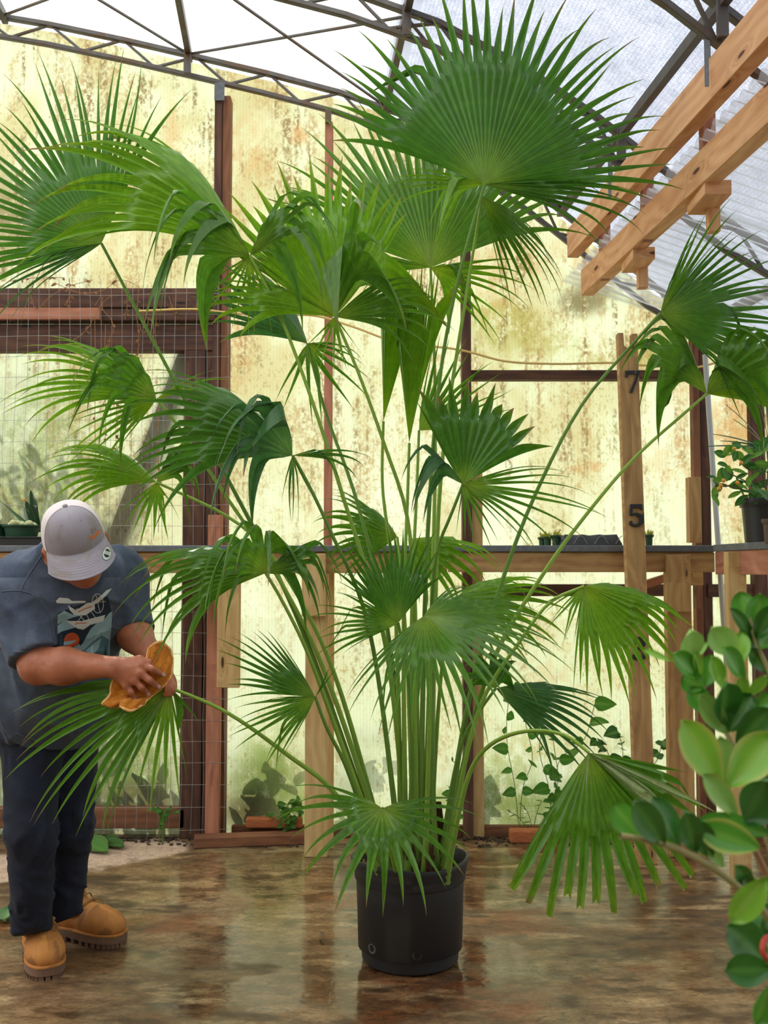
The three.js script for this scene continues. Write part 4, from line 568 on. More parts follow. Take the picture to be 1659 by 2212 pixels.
// axes of the trunk: up the spine, out of the chest, to his left
const spine = J.upper.clone().sub(J.pelvis).normalize(), chestOut = V(0.42, -0.35, 0.84), toLeft = spine.clone().cross(chestOut).normalize(); chestOut.copy(toLeft.clone().cross(spine)).normalize();
const sideX = toLeft.clone();
{ // t-shirt
  const torso = join([ell(J.pelvis.clone().add(V(0, 0.03, 0)), sideX, spine, chestOut, 0.198, 0.2, 0.165), ell(J.belly, sideX, spine, chestOut, 0.2, 0.2, 0.18), ell(J.chest, sideX, spine, chestOut, 0.195, 0.2, 0.155), ell(J.upper, sideX, spine, chestOut, 0.2, 0.11, 0.125), cone(J.shN, J.shF, 0.085, 0.08), cone(J.upper, J.neck, 0.1, 0.07)], 0.09);
  const slN = cone(J.shN, J.elN.clone().lerp(J.shN, 0.02), 0.088, 0.08), slF = cone(J.shF, J.elF.clone(), 0.082, 0.066);
  const hemDir = V(0.16, 1, 0.05).normalize(), hemAt = at(110, 1612, 3.25), axN = J.elN.clone().sub(J.shN).normalize(), hemN = at(66, 1420, 3.0), axF = J.elF.clone().sub(J.shF).normalize(), hemF = at(278, 1367, 3.2), nkAx = J.head.clone().sub(J.neck).normalize(), nkAt = J.neck.clone().addScaledVector(nkAx, 0.035);
  const plane = (n, c) => (x, y, z) => (x - c.x) * n.x + (y - c.y) * n.y + (z - c.z) * n.z, pHem = plane(hemDir, hemAt), pN = plane(axN, hemN), pF = plane(axF, hemF), pK = plane(nkAx, nkAt);
  const f = (x, y, z) => {
    let t = torso(x, y, z), a = slN(x, y, z), b = slF(x, y, z);
    const v1 = vnoise(x * 8 + 3, y * 8), v2 = vnoise(y * 9, z * 9 + 4), rg = (q) => { const m = 1 - Math.abs(Math.sin(q)); return m * m; };
    const fold = -0.013 * rg(x * 24 + y * 9 + 5 * v1) * (0.2 + v2) - 0.011 * rg(y * 15 - x * 17 + z * 9 + 5 * v2) * (0.15 + v1) + 0.007, drape = -0.012 * rg((x + z) * 26 + 3 * v1 + y * 4) * smooth(1.08, 0.8, y) * (0.3 + v2);
    t += fold * 0.8 + drape; a += -0.012 * rg(y * 23 + x * 22 + 5 * v1) * (0.2 + v2) + 0.004; b += -0.011 * rg(y * 24 - x * 16 + 5 * v2) * (0.2 + v1) + 0.004;
    t = Math.max(t, -pHem(x, y, z)); a = Math.max(a, pN(x, y, z)); b = Math.max(b, pF(x, y, z));
    return Math.max(smin(smin(t, a, 0.035), b, 0.035), pK(x, y, z) - 0.0);
  };
  const [lo, hi] = cloud([J.pelvis, J.shN, J.shF, J.neck, hemAt, hemN, hemF, J.belly, J.elF], 0.24); lo.x = Math.max(lo.x, -1.62);
  const g = nets(f, lo, hi, 0.0072); uvMetres(g);
  const shirt = put('t_shirt', g.clone(), M.tee); shirt.userData.label = 'faded blue t-shirt';
  const trace = (px, py) => { const r = rayOf(px, py).normalize(); let t = 2.4; for (let i = 0; i < 90; i++) { const d = f(r.x * t, EYE + r.y * t, r.z * t); if (d < 0.0006) break; t += d * 0.7; if (t > 4) return null; } return V(r.x * t, EYE + r.y * t, r.z * t); };
  const seamM = mat({ color: lin(0.09, 0.11, 0.15), roughness: 0.95 });
  for (const line of [[[96, 1190], [82, 1212], [66, 1236], [54, 1256], [45, 1276]], [[45, 1276], [70, 1284], [92, 1304], [108, 1332], [116, 1362], [118, 1392]], [[45, 1276], [25, 1276], [4, 1278]], [[8, 1405], [40, 1408], [80, 1404], [116, 1392]], [[0, 1572], [40, 1586], [80, 1600], [106, 1606]], [[242, 1356], [262, 1358], [285, 1357], [306, 1350]]]) { const pts = line.map(([x, y]) => trace(x, y)).filter(Boolean); if (pts.length > 2) put('seam', tubeGeo(pts, 0.0019, 40, 5), seamM, shirt); }
  // print: the triangles of the chest that lie under it, lifted a little, with their own flat texture
  const cv = document.createElement('canvas'); cv.width = 512; cv.height = 700; const c = cv.getContext('2d'); c.clearRect(0, 0, 512, 700);
  const poly = (col, pts) => { c.fillStyle = col; c.beginPath(); pts.forEach(([x, y], i) => (i ? c.lineTo(x, y) : c.moveTo(x, y))); c.closePath(); c.fill(); }, line = (col, w, pts) => { c.strokeStyle = col; c.lineWidth = w; c.beginPath(); pts.forEach(([x, y], i) => (i ? c.lineTo(x, y) : c.moveTo(x, y))); c.stroke(); };
  const R = rng(12), ice = '#8fb0b8', pale = '#cfd3cf', deep = '#1d2a3a', teal = '#1c4450', org = '#c8552c';
  poly(deep, [[30, 250], [150, 200], [430, 110], [480, 260], [480, 690], [30, 690]]);
  poly(ice, [[30, 262], [80, 232], [150, 262], [240, 262], [150, 285], [60, 320], [30, 340]]); poly(ice, [[30, 350], [90, 300], [180, 330], [260, 345], [160, 370], [60, 400], [30, 420]]);
  poly(ice, [[350, 330], [420, 290], [450, 250], [480, 230], [480, 690], [30, 690], [30, 600], [120, 560], [200, 540], [240, 500], [262, 455], [300, 380]]);
  c.fillStyle = org; c.beginPath(); c.arc(150, 470, 62, 0, 6.3); c.fill(); poly(ice, [[84, 482], [190, 470], [150, 500], [84, 515]]); poly(ice, [[84, 520], [150, 540], [215, 500], [240, 560], [84, 600]]);
  for (let i = 0; i < 26; i++) line(i % 3 ? '#6f929c' : '#b9cbd0', 3 + R() * 3, [[110 + R() * 340, 540 + R() * 110], [120 + R() * 340, 560 + R() * 110]]);
  poly('#557884', [[250, 560], [330, 480], [400, 430], [470, 470], [470, 640], [260, 640]]); poly(ice, [[270, 560], [335, 500], [400, 455], [380, 540], [330, 600]]); line('#d6dfe2', 7, [[330, 520], [322, 560], [338, 600], [330, 650]]); line('#c4d2d8', 4, [[340, 470], [380, 400], [460, 390]]);
  const tree = (x, y, h, w) => { for (let k = 0; k < 9; k++) { const t = k / 9; poly(teal, [[x, y + h * t], [x - w * (t + 0.15), y + h * (t + 0.17)], [x + w * (t + 0.15), y + h * (t + 0.17)]]); } };
  tree(62, 400, 290, 46); tree(110, 560, 130, 28); tree(246, 540, 150, 34); tree(440, 510, 180, 36); tree(410, 590, 100, 24); poly(teal, [[30, 660], [480, 650], [480, 700], [30, 700]]);
  poly(pale, [[10, 150], [40, 122], [110, 128], [140, 150], [250, 150], [246, 166], [120, 172], [20, 168]]); poly(pale, [[110, 185], [190, 215], [260, 165], [320, 158], [330, 215], [250, 268], [160, 265], [120, 225]]); poly(deep, [[130, 185], [180, 215], [170, 225], [120, 195]]);
  poly(pale, [[300, 160], [380, 100], [420, 60], [470, 40], [430, 90], [380, 140], [330, 175]]); line(org, 8, [[190, 240], [250, 212], [310, 190]]);
  poly(pale, [[95, 310], [300, 318], [290, 350], [240, 385], [190, 375]]); poly(pale, [[210, 318], [420, 262], [405, 315], [300, 345]]); line(org, 7, [[170, 345], [180, 332], [265, 330]]);
  for (const q of [[[230, 262], [190, 318]], [[260, 260], [290, 318]], [[200, 265], [250, 318]], [[300, 240], [340, 290]]]) line(pale, 5, q);
  c.strokeStyle = pale; c.lineWidth = 5; c.beginPath(); c.ellipse(350, 170, 48, 78, -0.15, 0, 6.3); c.stroke(); line(pale, 5, [[330, 100], [372, 240]]); line(pale, 4, [[280, 172], [420, 150]]);
  const pt = new THREE.CanvasTexture(cv); pt.colorSpace = THREE.SRGBColorSpace; pt.magFilter = THREE.LinearFilter;
  const cen = at(186, 1350, 3.05), half = [0.092, 0.125], p = g.attributes.position, nn = g.attributes.normal, id = g.index.array, pp = [], pu = [], pi = [], map = new Map(), q = V(0, 0, 0);
  const upP = V(0.02, 1, -0.1), rtP = V(0.93, 0, -0.36).normalize(); upP.addScaledVector(rtP, -upP.dot(rtP)).normalize();
  const loc = (i) => { q.fromBufferAttribute(p, i).sub(cen); return [q.dot(rtP) / half[0], q.dot(upP) / half[1], q.length()]; };
  for (let t = 0; t < id.length; t += 3) {
    const tri = [id[t], id[t + 1], id[t + 2]]; if (!tri.every((i) => { const [a, b, l] = loc(i); return Math.abs(a) < 1.06 && Math.abs(b) < 1.06 && l < 0.3 && nn.getZ(i) > -0.1; })) continue;
    for (const i of tri) { if (!map.has(i)) { const [a, b] = loc(i); map.set(i, pp.length / 3); pp.push(p.getX(i) + nn.getX(i) * 0.0012, p.getY(i) + nn.getY(i) * 0.0012, p.getZ(i) + nn.getZ(i) * 0.0012); pu.push(a * 0.5 + 0.5, b * 0.5 + 0.5); } pi.push(map.get(i)); }
  }
  const pg = geoFrom(pp, pi, pu); pt.wrapS = pt.wrapT = THREE.ClampToEdgeWrapping;
  const pr = put('chest_print', pg, mat({ map: pt, transparent: true, roughness: 0.9 }), shirt); pr.userData.label = 'screen print of a float plane over mountains, pines and an orange sun';
}
{ // jeans
  const legs = join([cone(J.hipN, J.kneeN, 0.104, 0.076), cone(J.kneeN, J.ankN.clone().add(V(0, 0.03, 0)), 0.077, 0.066)], 0.03), legF = join([cone(J.hipF, J.kneeF, 0.102, 0.074), cone(J.kneeF, J.ankF.clone().add(V(0, 0.035, 0)), 0.074, 0.06)], 0.03), hip = ell(J.pelvis, sideX, V(0, 1, 0), chestOut, 0.175, 0.15, 0.14);
  const hemY = (x, z) => { const N = Math.hypot(x - J.ankN.x, z - J.ankN.z) < Math.hypot(x - J.ankF.x, z - J.ankF.z), A = N ? J.ankN : J.ankF, d = N ? (x - A.x) * 0.42 + (z - A.z) * 0.9 : (x - A.x) * 0.9 + (z - A.z) * 0.42; return 0.108 + 0.4 * d; };
  const fold = (x, y, z) => { const low = smooth(0.5, 0.12, y), kn = Math.exp(-Math.pow((y - 0.44) / 0.1, 2)); const a = vnoise(x * 16 + 5, y * 10), b = vnoise(z * 18, y * 13 + 9); const rg = (q) => { const m = 1 - Math.abs(Math.sin(q)); return m * m; }; return -0.016 * low * rg(y * 37 + x * 26 - z * 12 + 6 * a) * (0.2 + b) - 0.011 * kn * rg(y * 30 - x * 32 + 5 * b) * (0.15 + a) - 0.006 * rg(y * 13 + x * 30 + 5 * a) + 0.005; };
  const f = (x, y, z) => Math.max(smin(smin(legs(x, y, z), legF(x, y, z), 0.02), hip(x, y, z), 0.06) + fold(x, y, z), hemY(x, z) - y);
  const [lo, hi] = cloud([J.hipN, J.hipF, J.ankN, J.ankF, J.pelvis], 0.17); lo.y = 0.05;
  put('jeans', uvMetres(nets(f, lo, hi, 0.0095)), M.denim).userData.label = 'dark indigo jeans';
}
// body: head, neck, arms and hands in one skin
const hU = V(-0.07, 0.82, 0.56).normalize(), hF = V(0.42, -0.48, 0.77); hF.addScaledVector(hU, -hF.dot(hU)).normalize(); const hR = hU.clone().cross(hF).normalize(); // hR points to his left
const hp = (r, u, f) => J.head.clone().addScaledVector(hR, r).addScaledVector(hU, u).addScaledVector(hF, f);
{
  const geos = [];
  const head = join([ell(hp(0, 0.02, -0.012), hR, hU, hF, 0.078, 0.098, 0.092), ell(hp(0, -0.046, 0.03), hR, hU, hF, 0.064, 0.064, 0.066), cone(hp(0, -0.08, 0.05), hp(0, -0.084, 0.058), 0.025, 0.022), cone(hp(-0.03, -0.03, 0.07), hp(0.03, -0.03, 0.07), 0.02, 0.02)], 0.035);
  const neck = cone(hp(0, -0.06, -0.03), J.neck.clone().addScaledVector(spine, -0.04), 0.058, 0.064);
  const nose = join([cone(hp(0, -0.005, 0.09), hp(0, -0.042, 0.113), 0.009, 0.014), cone(hp(-0.014, -0.046, 0.097), hp(0.014, -0.046, 0.097), 0.009, 0.009)], 0.012);
  const brow = cone(hp(-0.034, 0.008, 0.07), hp(0.034, 0.008, 0.07), 0.011, 0.011), lips = join([cone(hp(-0.018, -0.062, 0.088), hp(0.018, -0.062, 0.088), 0.0065, 0.0065), cone(hp(-0.014, -0.071, 0.086), hp(0.014, -0.071, 0.086), 0.007, 0.007)], 0.004);
  const eyes = [-1, 1].map((s) => ell(hp(s * 0.031, -0.008, 0.079), hR, hU, hF, 0.013, 0.008, 0.01));
  const ears = [-1, 1].map((s) => { const a = hp(s * 0.086, -0.02, -0.014), X = hR.clone(), Z = hF.clone().addScaledVector(hR, s * -0.35).normalize(); const out = ell(a, X.clone().cross(Z).cross(Z).negate().normalize(), hU, Z, 0.011, 0.034, 0.021), hol = ell(a.clone().addScaledVector(hR, s * 0.008), hR, hU, hF, 0.008, 0.018, 0.01); return (x, y, z) => Math.max(out(x, y, z), -hol(x, y, z)); });
  const f = (x, y, z) => { let d = smin(head(x, y, z), neck(x, y, z), 0.03); d = smin(d, nose(x, y, z), 0.014); d = smin(d, brow(x, y, z), 0.014); d = smin(d, lips(x, y, z), 0.008); for (const e of eyes) d = smin(d, e(x, y, z), 0.006); for (const e of ears) d = smin(d, e(x, y, z), 0.008); return d; };
  geos.push(nets(f, ...cloud([J.head, J.neck], 0.16), 0.0038));
  // right arm and hand: the near one, back of the hand up
  const hand = (wr, kn, tips, mids, thumb, r) => {
    const prim = []; const pc = kn[1].clone().lerp(kn[2], 0.5);
    for (let i = 0; i < 4; i++) prim.push(cone(wr.clone().lerp(kn[i], 0.18), kn[i], 0.0165, 0.0118));
    const palm = join(prim, 0.022), fing = kn.map((k, i) => join([cone(k, mids[i], r[i] * 1.16, r[i] * 1.02), cone(mids[i], tips[i], r[i] * 1.02, r[i] * 0.8)], 0.004)), th = join([cone(thumb[0], thumb[1], 0.015, 0.0118), cone(thumb[1], thumb[2], 0.0112, 0.009)], 0.006);
    const kb = kn.map((k) => cone(k, k.clone().add(V(0.0005, 0.002, 0.002)), 0.0118, 0.0118));
    return (x, y, z) => { let d = palm(x, y, z); for (const q of fing) d = smin(d, q(x, y, z), 0.006); for (const q of kb) d = smin(d, q(x, y, z), 0.006); return smin(d, th(x, y, z), 0.01); };
  };
  const kn = [at(306, 1437, 2.912), at(304, 1455, 2.905), at(292, 1470, 2.91), at(274, 1480, 2.92)], mids = [at(329, 1445, 2.905), at(323, 1469, 2.9), at(306, 1485, 2.905), at(284, 1495, 2.912)], tips = [at(350, 1457, 2.928), at(340, 1482, 2.925), at(318, 1497, 2.925), at(292, 1509, 2.925)];
  const hn = hand(J.wrN, kn, tips, mids, [at(272, 1432, 2.925), at(302, 1424, 2.92), at(322, 1430, 2.92)], [0.0094, 0.0096, 0.0092, 0.0084]);
  const foreN = join([cone(J.elN, J.elN.clone().lerp(J.wrN, 0.35), 0.05, 0.05), cone(J.elN.clone().lerp(J.wrN, 0.35), J.wrN, 0.05, 0.0275), cone(J.shN.clone().lerp(J.elN, 0.5), J.elN, 0.056, 0.05)], 0.03);
  const veins = (x, y, z) => 0.0012 * Math.sin(x * 240 + y * 190 + 4 * vnoise(x * 60, y * 60)) * smooth(-0.74, -0.68, x);
  geos.push(nets((x, y, z) => smin(foreN(x, y, z), hn(x, y, z), 0.022) + veins(x, y, z) * 0.5, ...cloud([J.elN, J.wrN, tips[0], tips[3]], 0.075), 0.0036));
  const kF = [at(366, 1462, 2.99), at(370, 1473, 2.99), at(371, 1484, 2.99), at(368, 1494, 2.99)], tF = [at(352, 1470, 2.96), at(358, 1482, 2.955), at(360, 1492, 2.955), at(356, 1500, 2.96)], mF = [at(366, 1472, 2.96), at(371, 1482, 2.958), at(372, 1490, 2.958), at(368, 1499, 2.962)];
  const hf = hand(J.wrF, kF, tF, mF, [at(345, 1442, 3.04), at(356, 1452, 3.0), at(350, 1462, 2.975)], [0.0094, 0.0096, 0.0092, 0.0084]);
  const foreF = join([cone(J.shF.clone().lerp(J.elF, 0.5), J.elF, 0.056, 0.05), cone(J.elF, J.wrF, 0.05, 0.029)], 0.03);
  geos.push(nets((x, y, z) => smin(foreF(x, y, z), hf(x, y, z), 0.02), ...cloud([J.elF, J.wrF, kF[0], kF[3], tF[0]], 0.07), 0.0038));
  const core = join([cone(J.neck, J.upper, 0.06, 0.1), cone(J.upper, J.belly, 0.12, 0.14), cone(J.belly, J.pelvis, 0.14, 0.13), cone(J.upper, J.shN, 0.07, 0.05), cone(J.upper, J.shF, 0.07, 0.05), cone(J.shN, J.elN, 0.05, 0.048), cone(J.shF, J.elF, 0.05, 0.048), cone(J.hipN, J.kneeN, 0.08, 0.055), cone(J.kneeN, J.ankN.clone().add(V(0, 0.06, 0)), 0.055, 0.03), cone(J.hipF, J.kneeF, 0.08, 0.055), cone(J.kneeF, J.ankF.clone().add(V(0, 0.07, 0)), 0.055, 0.03)], 0.05);
  geos.push(nets(core, ...cloud([J.neck, J.shN, J.shF, J.ankN, J.ankF, J.elN, J.elF], 0.1), 0.02));
  put('body', uvMetres(mergeGeometries(geos), 3, 3), M.skin).userData.label = 'tanned arms, hands, ear and chin';
  const nail = (tip, mid) => { const d = tip.clone().sub(mid).normalize(), g = new THREE.SphereGeometry(1, 12, 8), up = V(-0.15, 0.45, 0.88), X = d.clone().cross(up).normalize(), N = X.clone().cross(d); g.applyMatrix4(new THREE.Matrix4().makeBasis(X.multiplyScalar(0.0058), d.clone().multiplyScalar(0.0072), N.clone().multiplyScalar(0.0016)).setPosition(tip.clone().addScaledVector(d, 0.001).addScaledVector(N, 0.0073))); return g; };
  tips.forEach((t, i) => put('fingernail', nail(t, mids[i]), mat({ color: lin(0.42, 0.24, 0.19), roughness: 0.3 })));
  // dark cropped hair under the cap
  const hair = nets((x, y, z) => Math.max(ell(hp(0, 0.018, -0.016), hR, hU, hF, 0.0835, 0.1, 0.1)(x, y, z), (x - J.head.x) * hF.x + (y - J.head.y) * hF.y + (z - J.head.z) * hF.z - 0.03, -((x - J.head.x) * hU.x + (y - J.head.y) * hU.y + (z - J.head.z) * hU.z) - 0.02), ...cloud([J.head], 0.14), 0.006);
  put('hair', uvMetres(hair), mat({ color: lin(0.02, 0.016, 0.014), roughness: 0.8 }));
}
{ // cap
  const capT = dataTex(256, 256, (u, v) => { const w = vnoise(u * 256, v * 100), n = fbm(u * 6, v * 6, 4), s = smooth(0.55, 0.75, fbm(u * 9 + 5, v * 4, 4)); return mixc(mixc(rgb(158, 152, 160), rgb(136, 130, 138), w * 0.5 + n * 0.6 - 0.1), rgb(136, 124, 112), s * 0.5); }), meshT = dataTex(256, 256, (u, v) => { const a = Math.sin(u * 6.283 * 40) * Math.sin(v * 6.283 * 40); return mixc(rgb(222, 212, 212), rgb(186, 176, 178), smooth(-0.1, 0.6, a)); });
  const grey1 = mat({ map: capT, roughness: 0.9 }), lightMesh = mat({ map: meshT, roughness: 0.95, bumpMap: meshT, bumpScale: 0.0006 });
  const rx = 0.0885, rz = 0.104, hh = 0.106, y0 = 0.022;
  const crown = (a, t) => { const e = Math.pow(Math.cos(t * Math.PI / 2), 0.62), front = smooth(0.2, 1, Math.cos(a)), y = y0 + hh * Math.pow(Math.sin(t * Math.PI / 2), 0.95) - 0.012 * (1 - Math.cos(a)) * (1 - t) * 0.5, k = e * (1 + 0.05 * front * Math.sin(t * 3.14)) * (1 + 0.006 * Math.cos(a * 6) * Math.sin(t * 3.14)); return hp(Math.sin(a) * rx * k, y, Math.cos(a) * rz * k - 0.012); };
  const patch = (a0, a1, n) => { const pos = [], uv = [], idx = [], m = 18; for (let i = 0; i <= n; i++) for (let j = 0; j <= m; j++) { const a = lerp(a0, a1, i / n), q = crown(a, j / m); pos.push(q.x, q.y, q.z); uv.push(a * 0.4, j / m * 0.6); if (i && j) { const k = i * (m + 1) + j; idx.push(k, k - 1, k - m - 1, k - 1, k - m - 2, k - m - 1); } } return geoFrom(pos, idx, uv); };
  const F = 68 * DEG, cap = put('cap', patch(-F, F, 40), grey1); cap.userData.label = 'grey trucker cap with pale mesh back';
  put('mesh_back', patch(F, 2 * Math.PI - F, 60), lightMesh, cap);
  const b = new THREE.SphereGeometry(0.0075, 16, 10); b.scale(1, 0.6, 1); b.applyMatrix4(new THREE.Matrix4().makeBasis(hR, hU, hF).setPosition(hp(0, y0 + hh + 0.001, -0.012))); put('button', b, grey1, cap);
  for (const a of [-F, F, 0]) { const pts = []; for (let j = 0; j <= 12; j++) { const q = crown(a, 0.02 + j / 12 * 0.95), o = hp(0, y0 + 0.02, -0.012); pts.push(q.add(q.clone().sub(o).normalize().multiplyScalar(0.0004))); } if (a) put('seam', tubeGeo(pts, 0.0011, 24, 5), lightMesh, cap); }
  for (const a of [-0.42, 0.42]) { const q = crown(a, 0.6), n = q.clone().sub(hp(0, 0.02, -0.01)).normalize(), g = new THREE.TorusGeometry(0.0024, 0.0009, 6, 14); g.applyQuaternion(new THREE.Quaternion().setFromUnitVectors(V(0, 0, 1), n)); g.translate(q.x, q.y, q.z); put('eyelet', g, grey1, cap); }
  // brim
  const brim = (u, v, lift = 0) => { const a = u * 72 * DEG, r = crown(a, 0), out = 0.09 * (1 - 0.12 * Math.pow(Math.abs(u), 3)), d = hF.clone().multiplyScalar(0.93).addScaledVector(hU, -0.36), w = Math.sin(a) * 0.012 * v; return r.addScaledVector(d, out * v * (0.35 + 0.65 * Math.cos(a * 0.82))).addScaledVector(hR, w).addScaledVector(hU, -0.02 * u * u * v + 0.006 * v * (1 - v) * 4 * 0.5 + lift); };
  const brimGeo = (u0, u1, v0, v1, lift, n, m) => { const pos = [], uv = [], idx = []; for (let i = 0; i <= n; i++) for (let j = 0; j <= m; j++) { const s = i / n, t = j / m, q = brim(lerp(u0, u1, s), lerp(v0, v1, t), lift); pos.push(q.x, q.y, q.z); uv.push(s, t); if (i && j) { const k = i * (m + 1) + j; idx.push(k, k - 1, k - m - 1, k - 1, k - m - 2, k - m - 1); } } return geoFrom(pos, idx, uv); };
  const bm = grey1; put('brim', mergeGeometries([brimGeo(-1, 1, 0, 1, 0.0016, 30, 12), brimGeo(-1, 1, 0, 1, -0.0016, 30, 12)]), bm, cap);
  { const pts = []; for (let i = 0; i <= 30; i++) pts.push(brim(-1 + i / 15, 1)); put('brim_edge', tubeGeo(pts, 0.0019, 40, 6), bm, cap); }
  for (let k = 1; k <= 6; k++) { const pts = []; for (let i = 0; i <= 24; i++) pts.push(brim((-1 + i / 12) * 0.93, 0.3 + k * 0.1, 0.0017)); put('stitch_row', tubeGeo(pts, 0.0004, 40, 4), bm, cap); }
  // oval sticker on the brim
  const cv = document.createElement('canvas'); cv.width = cv.height = 256; const c = cv.getContext('2d'); c.clearRect(0, 0, 256, 256);
  c.fillStyle = '#1c2a26'; c.beginPath(); c.ellipse(128, 128, 122, 122, 0, 0, 6.3); c.fill(); c.fillStyle = '#c9d2c6'; c.beginPath(); c.ellipse(128, 128, 112, 112, 0, 0, 6.3); c.fill();
  c.strokeStyle = '#6f8078'; c.lineWidth = 3; c.beginPath(); c.ellipse(128, 128, 98, 98, 0, 0, 6.3); c.stroke(); c.save(); c.translate(128, 128); c.rotate(-1.0); c.fillStyle = '#1c2a26'; c.beginPath(); c.ellipse(0, 0, 84, 76, 0, 0, 6.3); c.fill(); c.fillStyle = '#c9d2c6'; c.fillRect(-96, -26, 192, 52); c.fillStyle = '#3a4a44'; c.font = 'bold 38px sans-serif'; c.textAlign = 'center'; c.textBaseline = 'middle'; c.fillText('CLASSICS', 0, 0, 150); c.restore();
  const st = new THREE.CanvasTexture(cv); st.colorSpace = THREE.SRGBColorSpace; st.magFilter = THREE.LinearFilter;
  const sg = brimGeo(0.48, 0.9, 0.36, 0.86, 0.0021, 10, 10); put('sticker', sg, mat({ map: st, transparent: true, roughness: 0.3 }), cap).userData.label = 'pale oval sticker on the brim';
  // small orange embroidery at the front
  const ce = document.createElement('canvas'); ce.width = 256; ce.height = 128; const e = ce.getContext('2d'); e.clearRect(0, 0, 256, 128); e.fillStyle = 'rgba(150,120,96,0.55)'; e.fillRect(60, 6, 46, 50); e.fillRect(124, 14, 40, 40); e.strokeStyle = '#e07828'; e.lineWidth = 7; e.lineCap = 'round'; const Rr = rng(4); e.beginPath(); for (let k = 0; k <= 60; k++) { const x = 14 + k * 3.8, y = 84 + Math.sin(k * 1.7) * 11 + (Rr() - 0.5) * 8; k ? e.lineTo(x, y) : e.moveTo(x, y); } e.stroke();
  const et = new THREE.CanvasTexture(ce); et.colorSpace = THREE.SRGBColorSpace; et.magFilter = THREE.LinearFilter;
  const pos = [], uv = [], idx = []; for (let i = 0; i <= 8; i++) for (let j = 0; j <= 6; j++) { const a = lerp(0.42, 1.02, i / 8), q = crown(a, lerp(0.1, 0.36, j / 6)), n = q.clone().sub(hp(0, 0.02, -0.012)).normalize(); q.addScaledVector(n, 0.0009); pos.push(q.x, q.y, q.z); uv.push(i / 8, j / 6); if (i && j) { const k = i * 7 + j; idx.push(k, k - 1, k - 7, k - 1, k - 8, k - 7); } }
  put('embroidery', geoFrom(pos, idx, uv), mat({ map: et, transparent: true, roughness: 0.9 }), cap).userData.label = 'small orange embroidered lettering';
}
{ // boots, built in their own axes: z forward, x across
  const lt = dataTex(256, 256, (u, v) => { const n = fbm(u * 7, v * 7, 4), s = smooth(0.56, 0.72, fbm(u * 10 + 4, v * 8, 4)); return mixc(mixc(rgb(206, 142, 70), rgb(168, 106, 48), n), rgb(122, 82, 50), s * 0.6); }); M.leather = mat({ map: lt, roughness: 0.78, bumpMap: lt, bumpScale: 0.0008 });
  const sm = dataTex(128, 128, (u, v) => mixc(rgb(136, 104, 82), rgb(104, 78, 62), fbm(u * 14, v * 14, 3))); const soleM = mat({ map: sm, roughness: 0.9 });
  const X = V(1, 0, 0), Y = V(0, 1, 0), Z = V(0, 0, 1), P = (x, y, z) => V(x, y, z);
  const up = join([ell(P(0, 0.056, 0.095), X, Y, Z, 0.05, 0.038, 0.062), ell(P(0, 0.066, 0.025), X, Y, Z, 0.046, 0.046, 0.08), ell(P(0, 0.065, -0.085), X, Y, Z, 0.042, 0.05, 0.055), cone(P(0, 0.09, -0.05), P(0, 0.17, -0.06), 0.044, 0.046)], 0.04);
  const ug = uvMetres(nets((x, y, z) => Math.max(up(x, y, z), 0.034 - y) + 0.0012 * Math.sin(z * 130 + 3 * vnoise(x * 50, z * 30)) * smooth(0.0, 0.05, z) * smooth(0.06, 0.1, y), P(-0.08, 0.02, -0.17), P(0.08, 0.24, 0.19), 0.0045), 3, 3);
  const outline = (k) => { const s = new THREE.Shape(), pts = []; for (let i = 0; i < 48; i++) { const a = i / 48 * 6.283, z = Math.sin(a), w = (0.047 + 0.009 * smooth(-0.2, 0.7, z) - 0.006 * Math.exp(-Math.pow((z + 0.15) / 0.3, 2))) * k; pts.push([Math.sign(Math.cos(a)) * Math.pow(Math.abs(Math.cos(a)), 0.62) * w, Math.sign(z) * Math.pow(Math.abs(z), 0.85) * 0.153 * (k * 0.5 + 0.5)]); } pts.forEach(([x, z], i) => (i ? s.lineTo(x, -z) : s.moveTo(x, -z))); s.closePath(); return s; };
  const soleG = new THREE.ExtrudeGeometry(outline(1.05), { depth: 0.02, bevelEnabled: true, bevelThickness: 0.002, bevelSize: 0.002, bevelSegments: 2 }); soleG.rotateX(-Math.PI / 2); soleG.translate(0, 0.014, 0);
  const welt = new THREE.ExtrudeGeometry(outline(1.08), { depth: 0.004, bevelEnabled: true, bevelThickness: 0.0015, bevelSize: 0.0015, bevelSegments: 1 }); welt.rotateX(-Math.PI / 2); welt.translate(0, 0.035, 0);
  const lug = []; for (let i = 0; i < 36; i++) { const a = i / 36 * 6.283, z = Math.sin(a), w = (0.047 + 0.009 * smooth(-0.2, 0.7, z)) * 1.02, b = new THREE.BoxGeometry(0.013, 0.017, 0.011); b.translate(Math.sign(Math.cos(a)) * Math.pow(Math.abs(Math.cos(a)), 0.62) * (w - 0.005), 0.0085, Math.sign(z) * Math.pow(Math.abs(z), 0.85) * 0.149); lug.push(b); } const core2 = new THREE.ExtrudeGeometry(outline(0.8), { depth: 0.014, bevelEnabled: false }); core2.rotateX(-Math.PI / 2); core2.translate(0, 0.001, 0); lug.push(core2);
  const lugG = mergeGeometries(lug.map((g) => { const q = g.index ? g.toNonIndexed() : g; return q; }));
  const flap = (s) => tubeGeo([P(s * 0.047, 0.075, -0.03), P(s * 0.048, 0.08, 0.0), P(s * 0.043, 0.09, 0.022), P(s * 0.036, 0.105, 0.02), P(s * 0.028, 0.118, 0.012)], 0.0024, 16, 5);
  const laceM = mat({ color: lin(0.3, 0.16, 0.05), roughness: 0.9 }), brass = mat({ color: lin(0.75, 0.62, 0.35), metalness: 0.9, roughness: 0.35 });
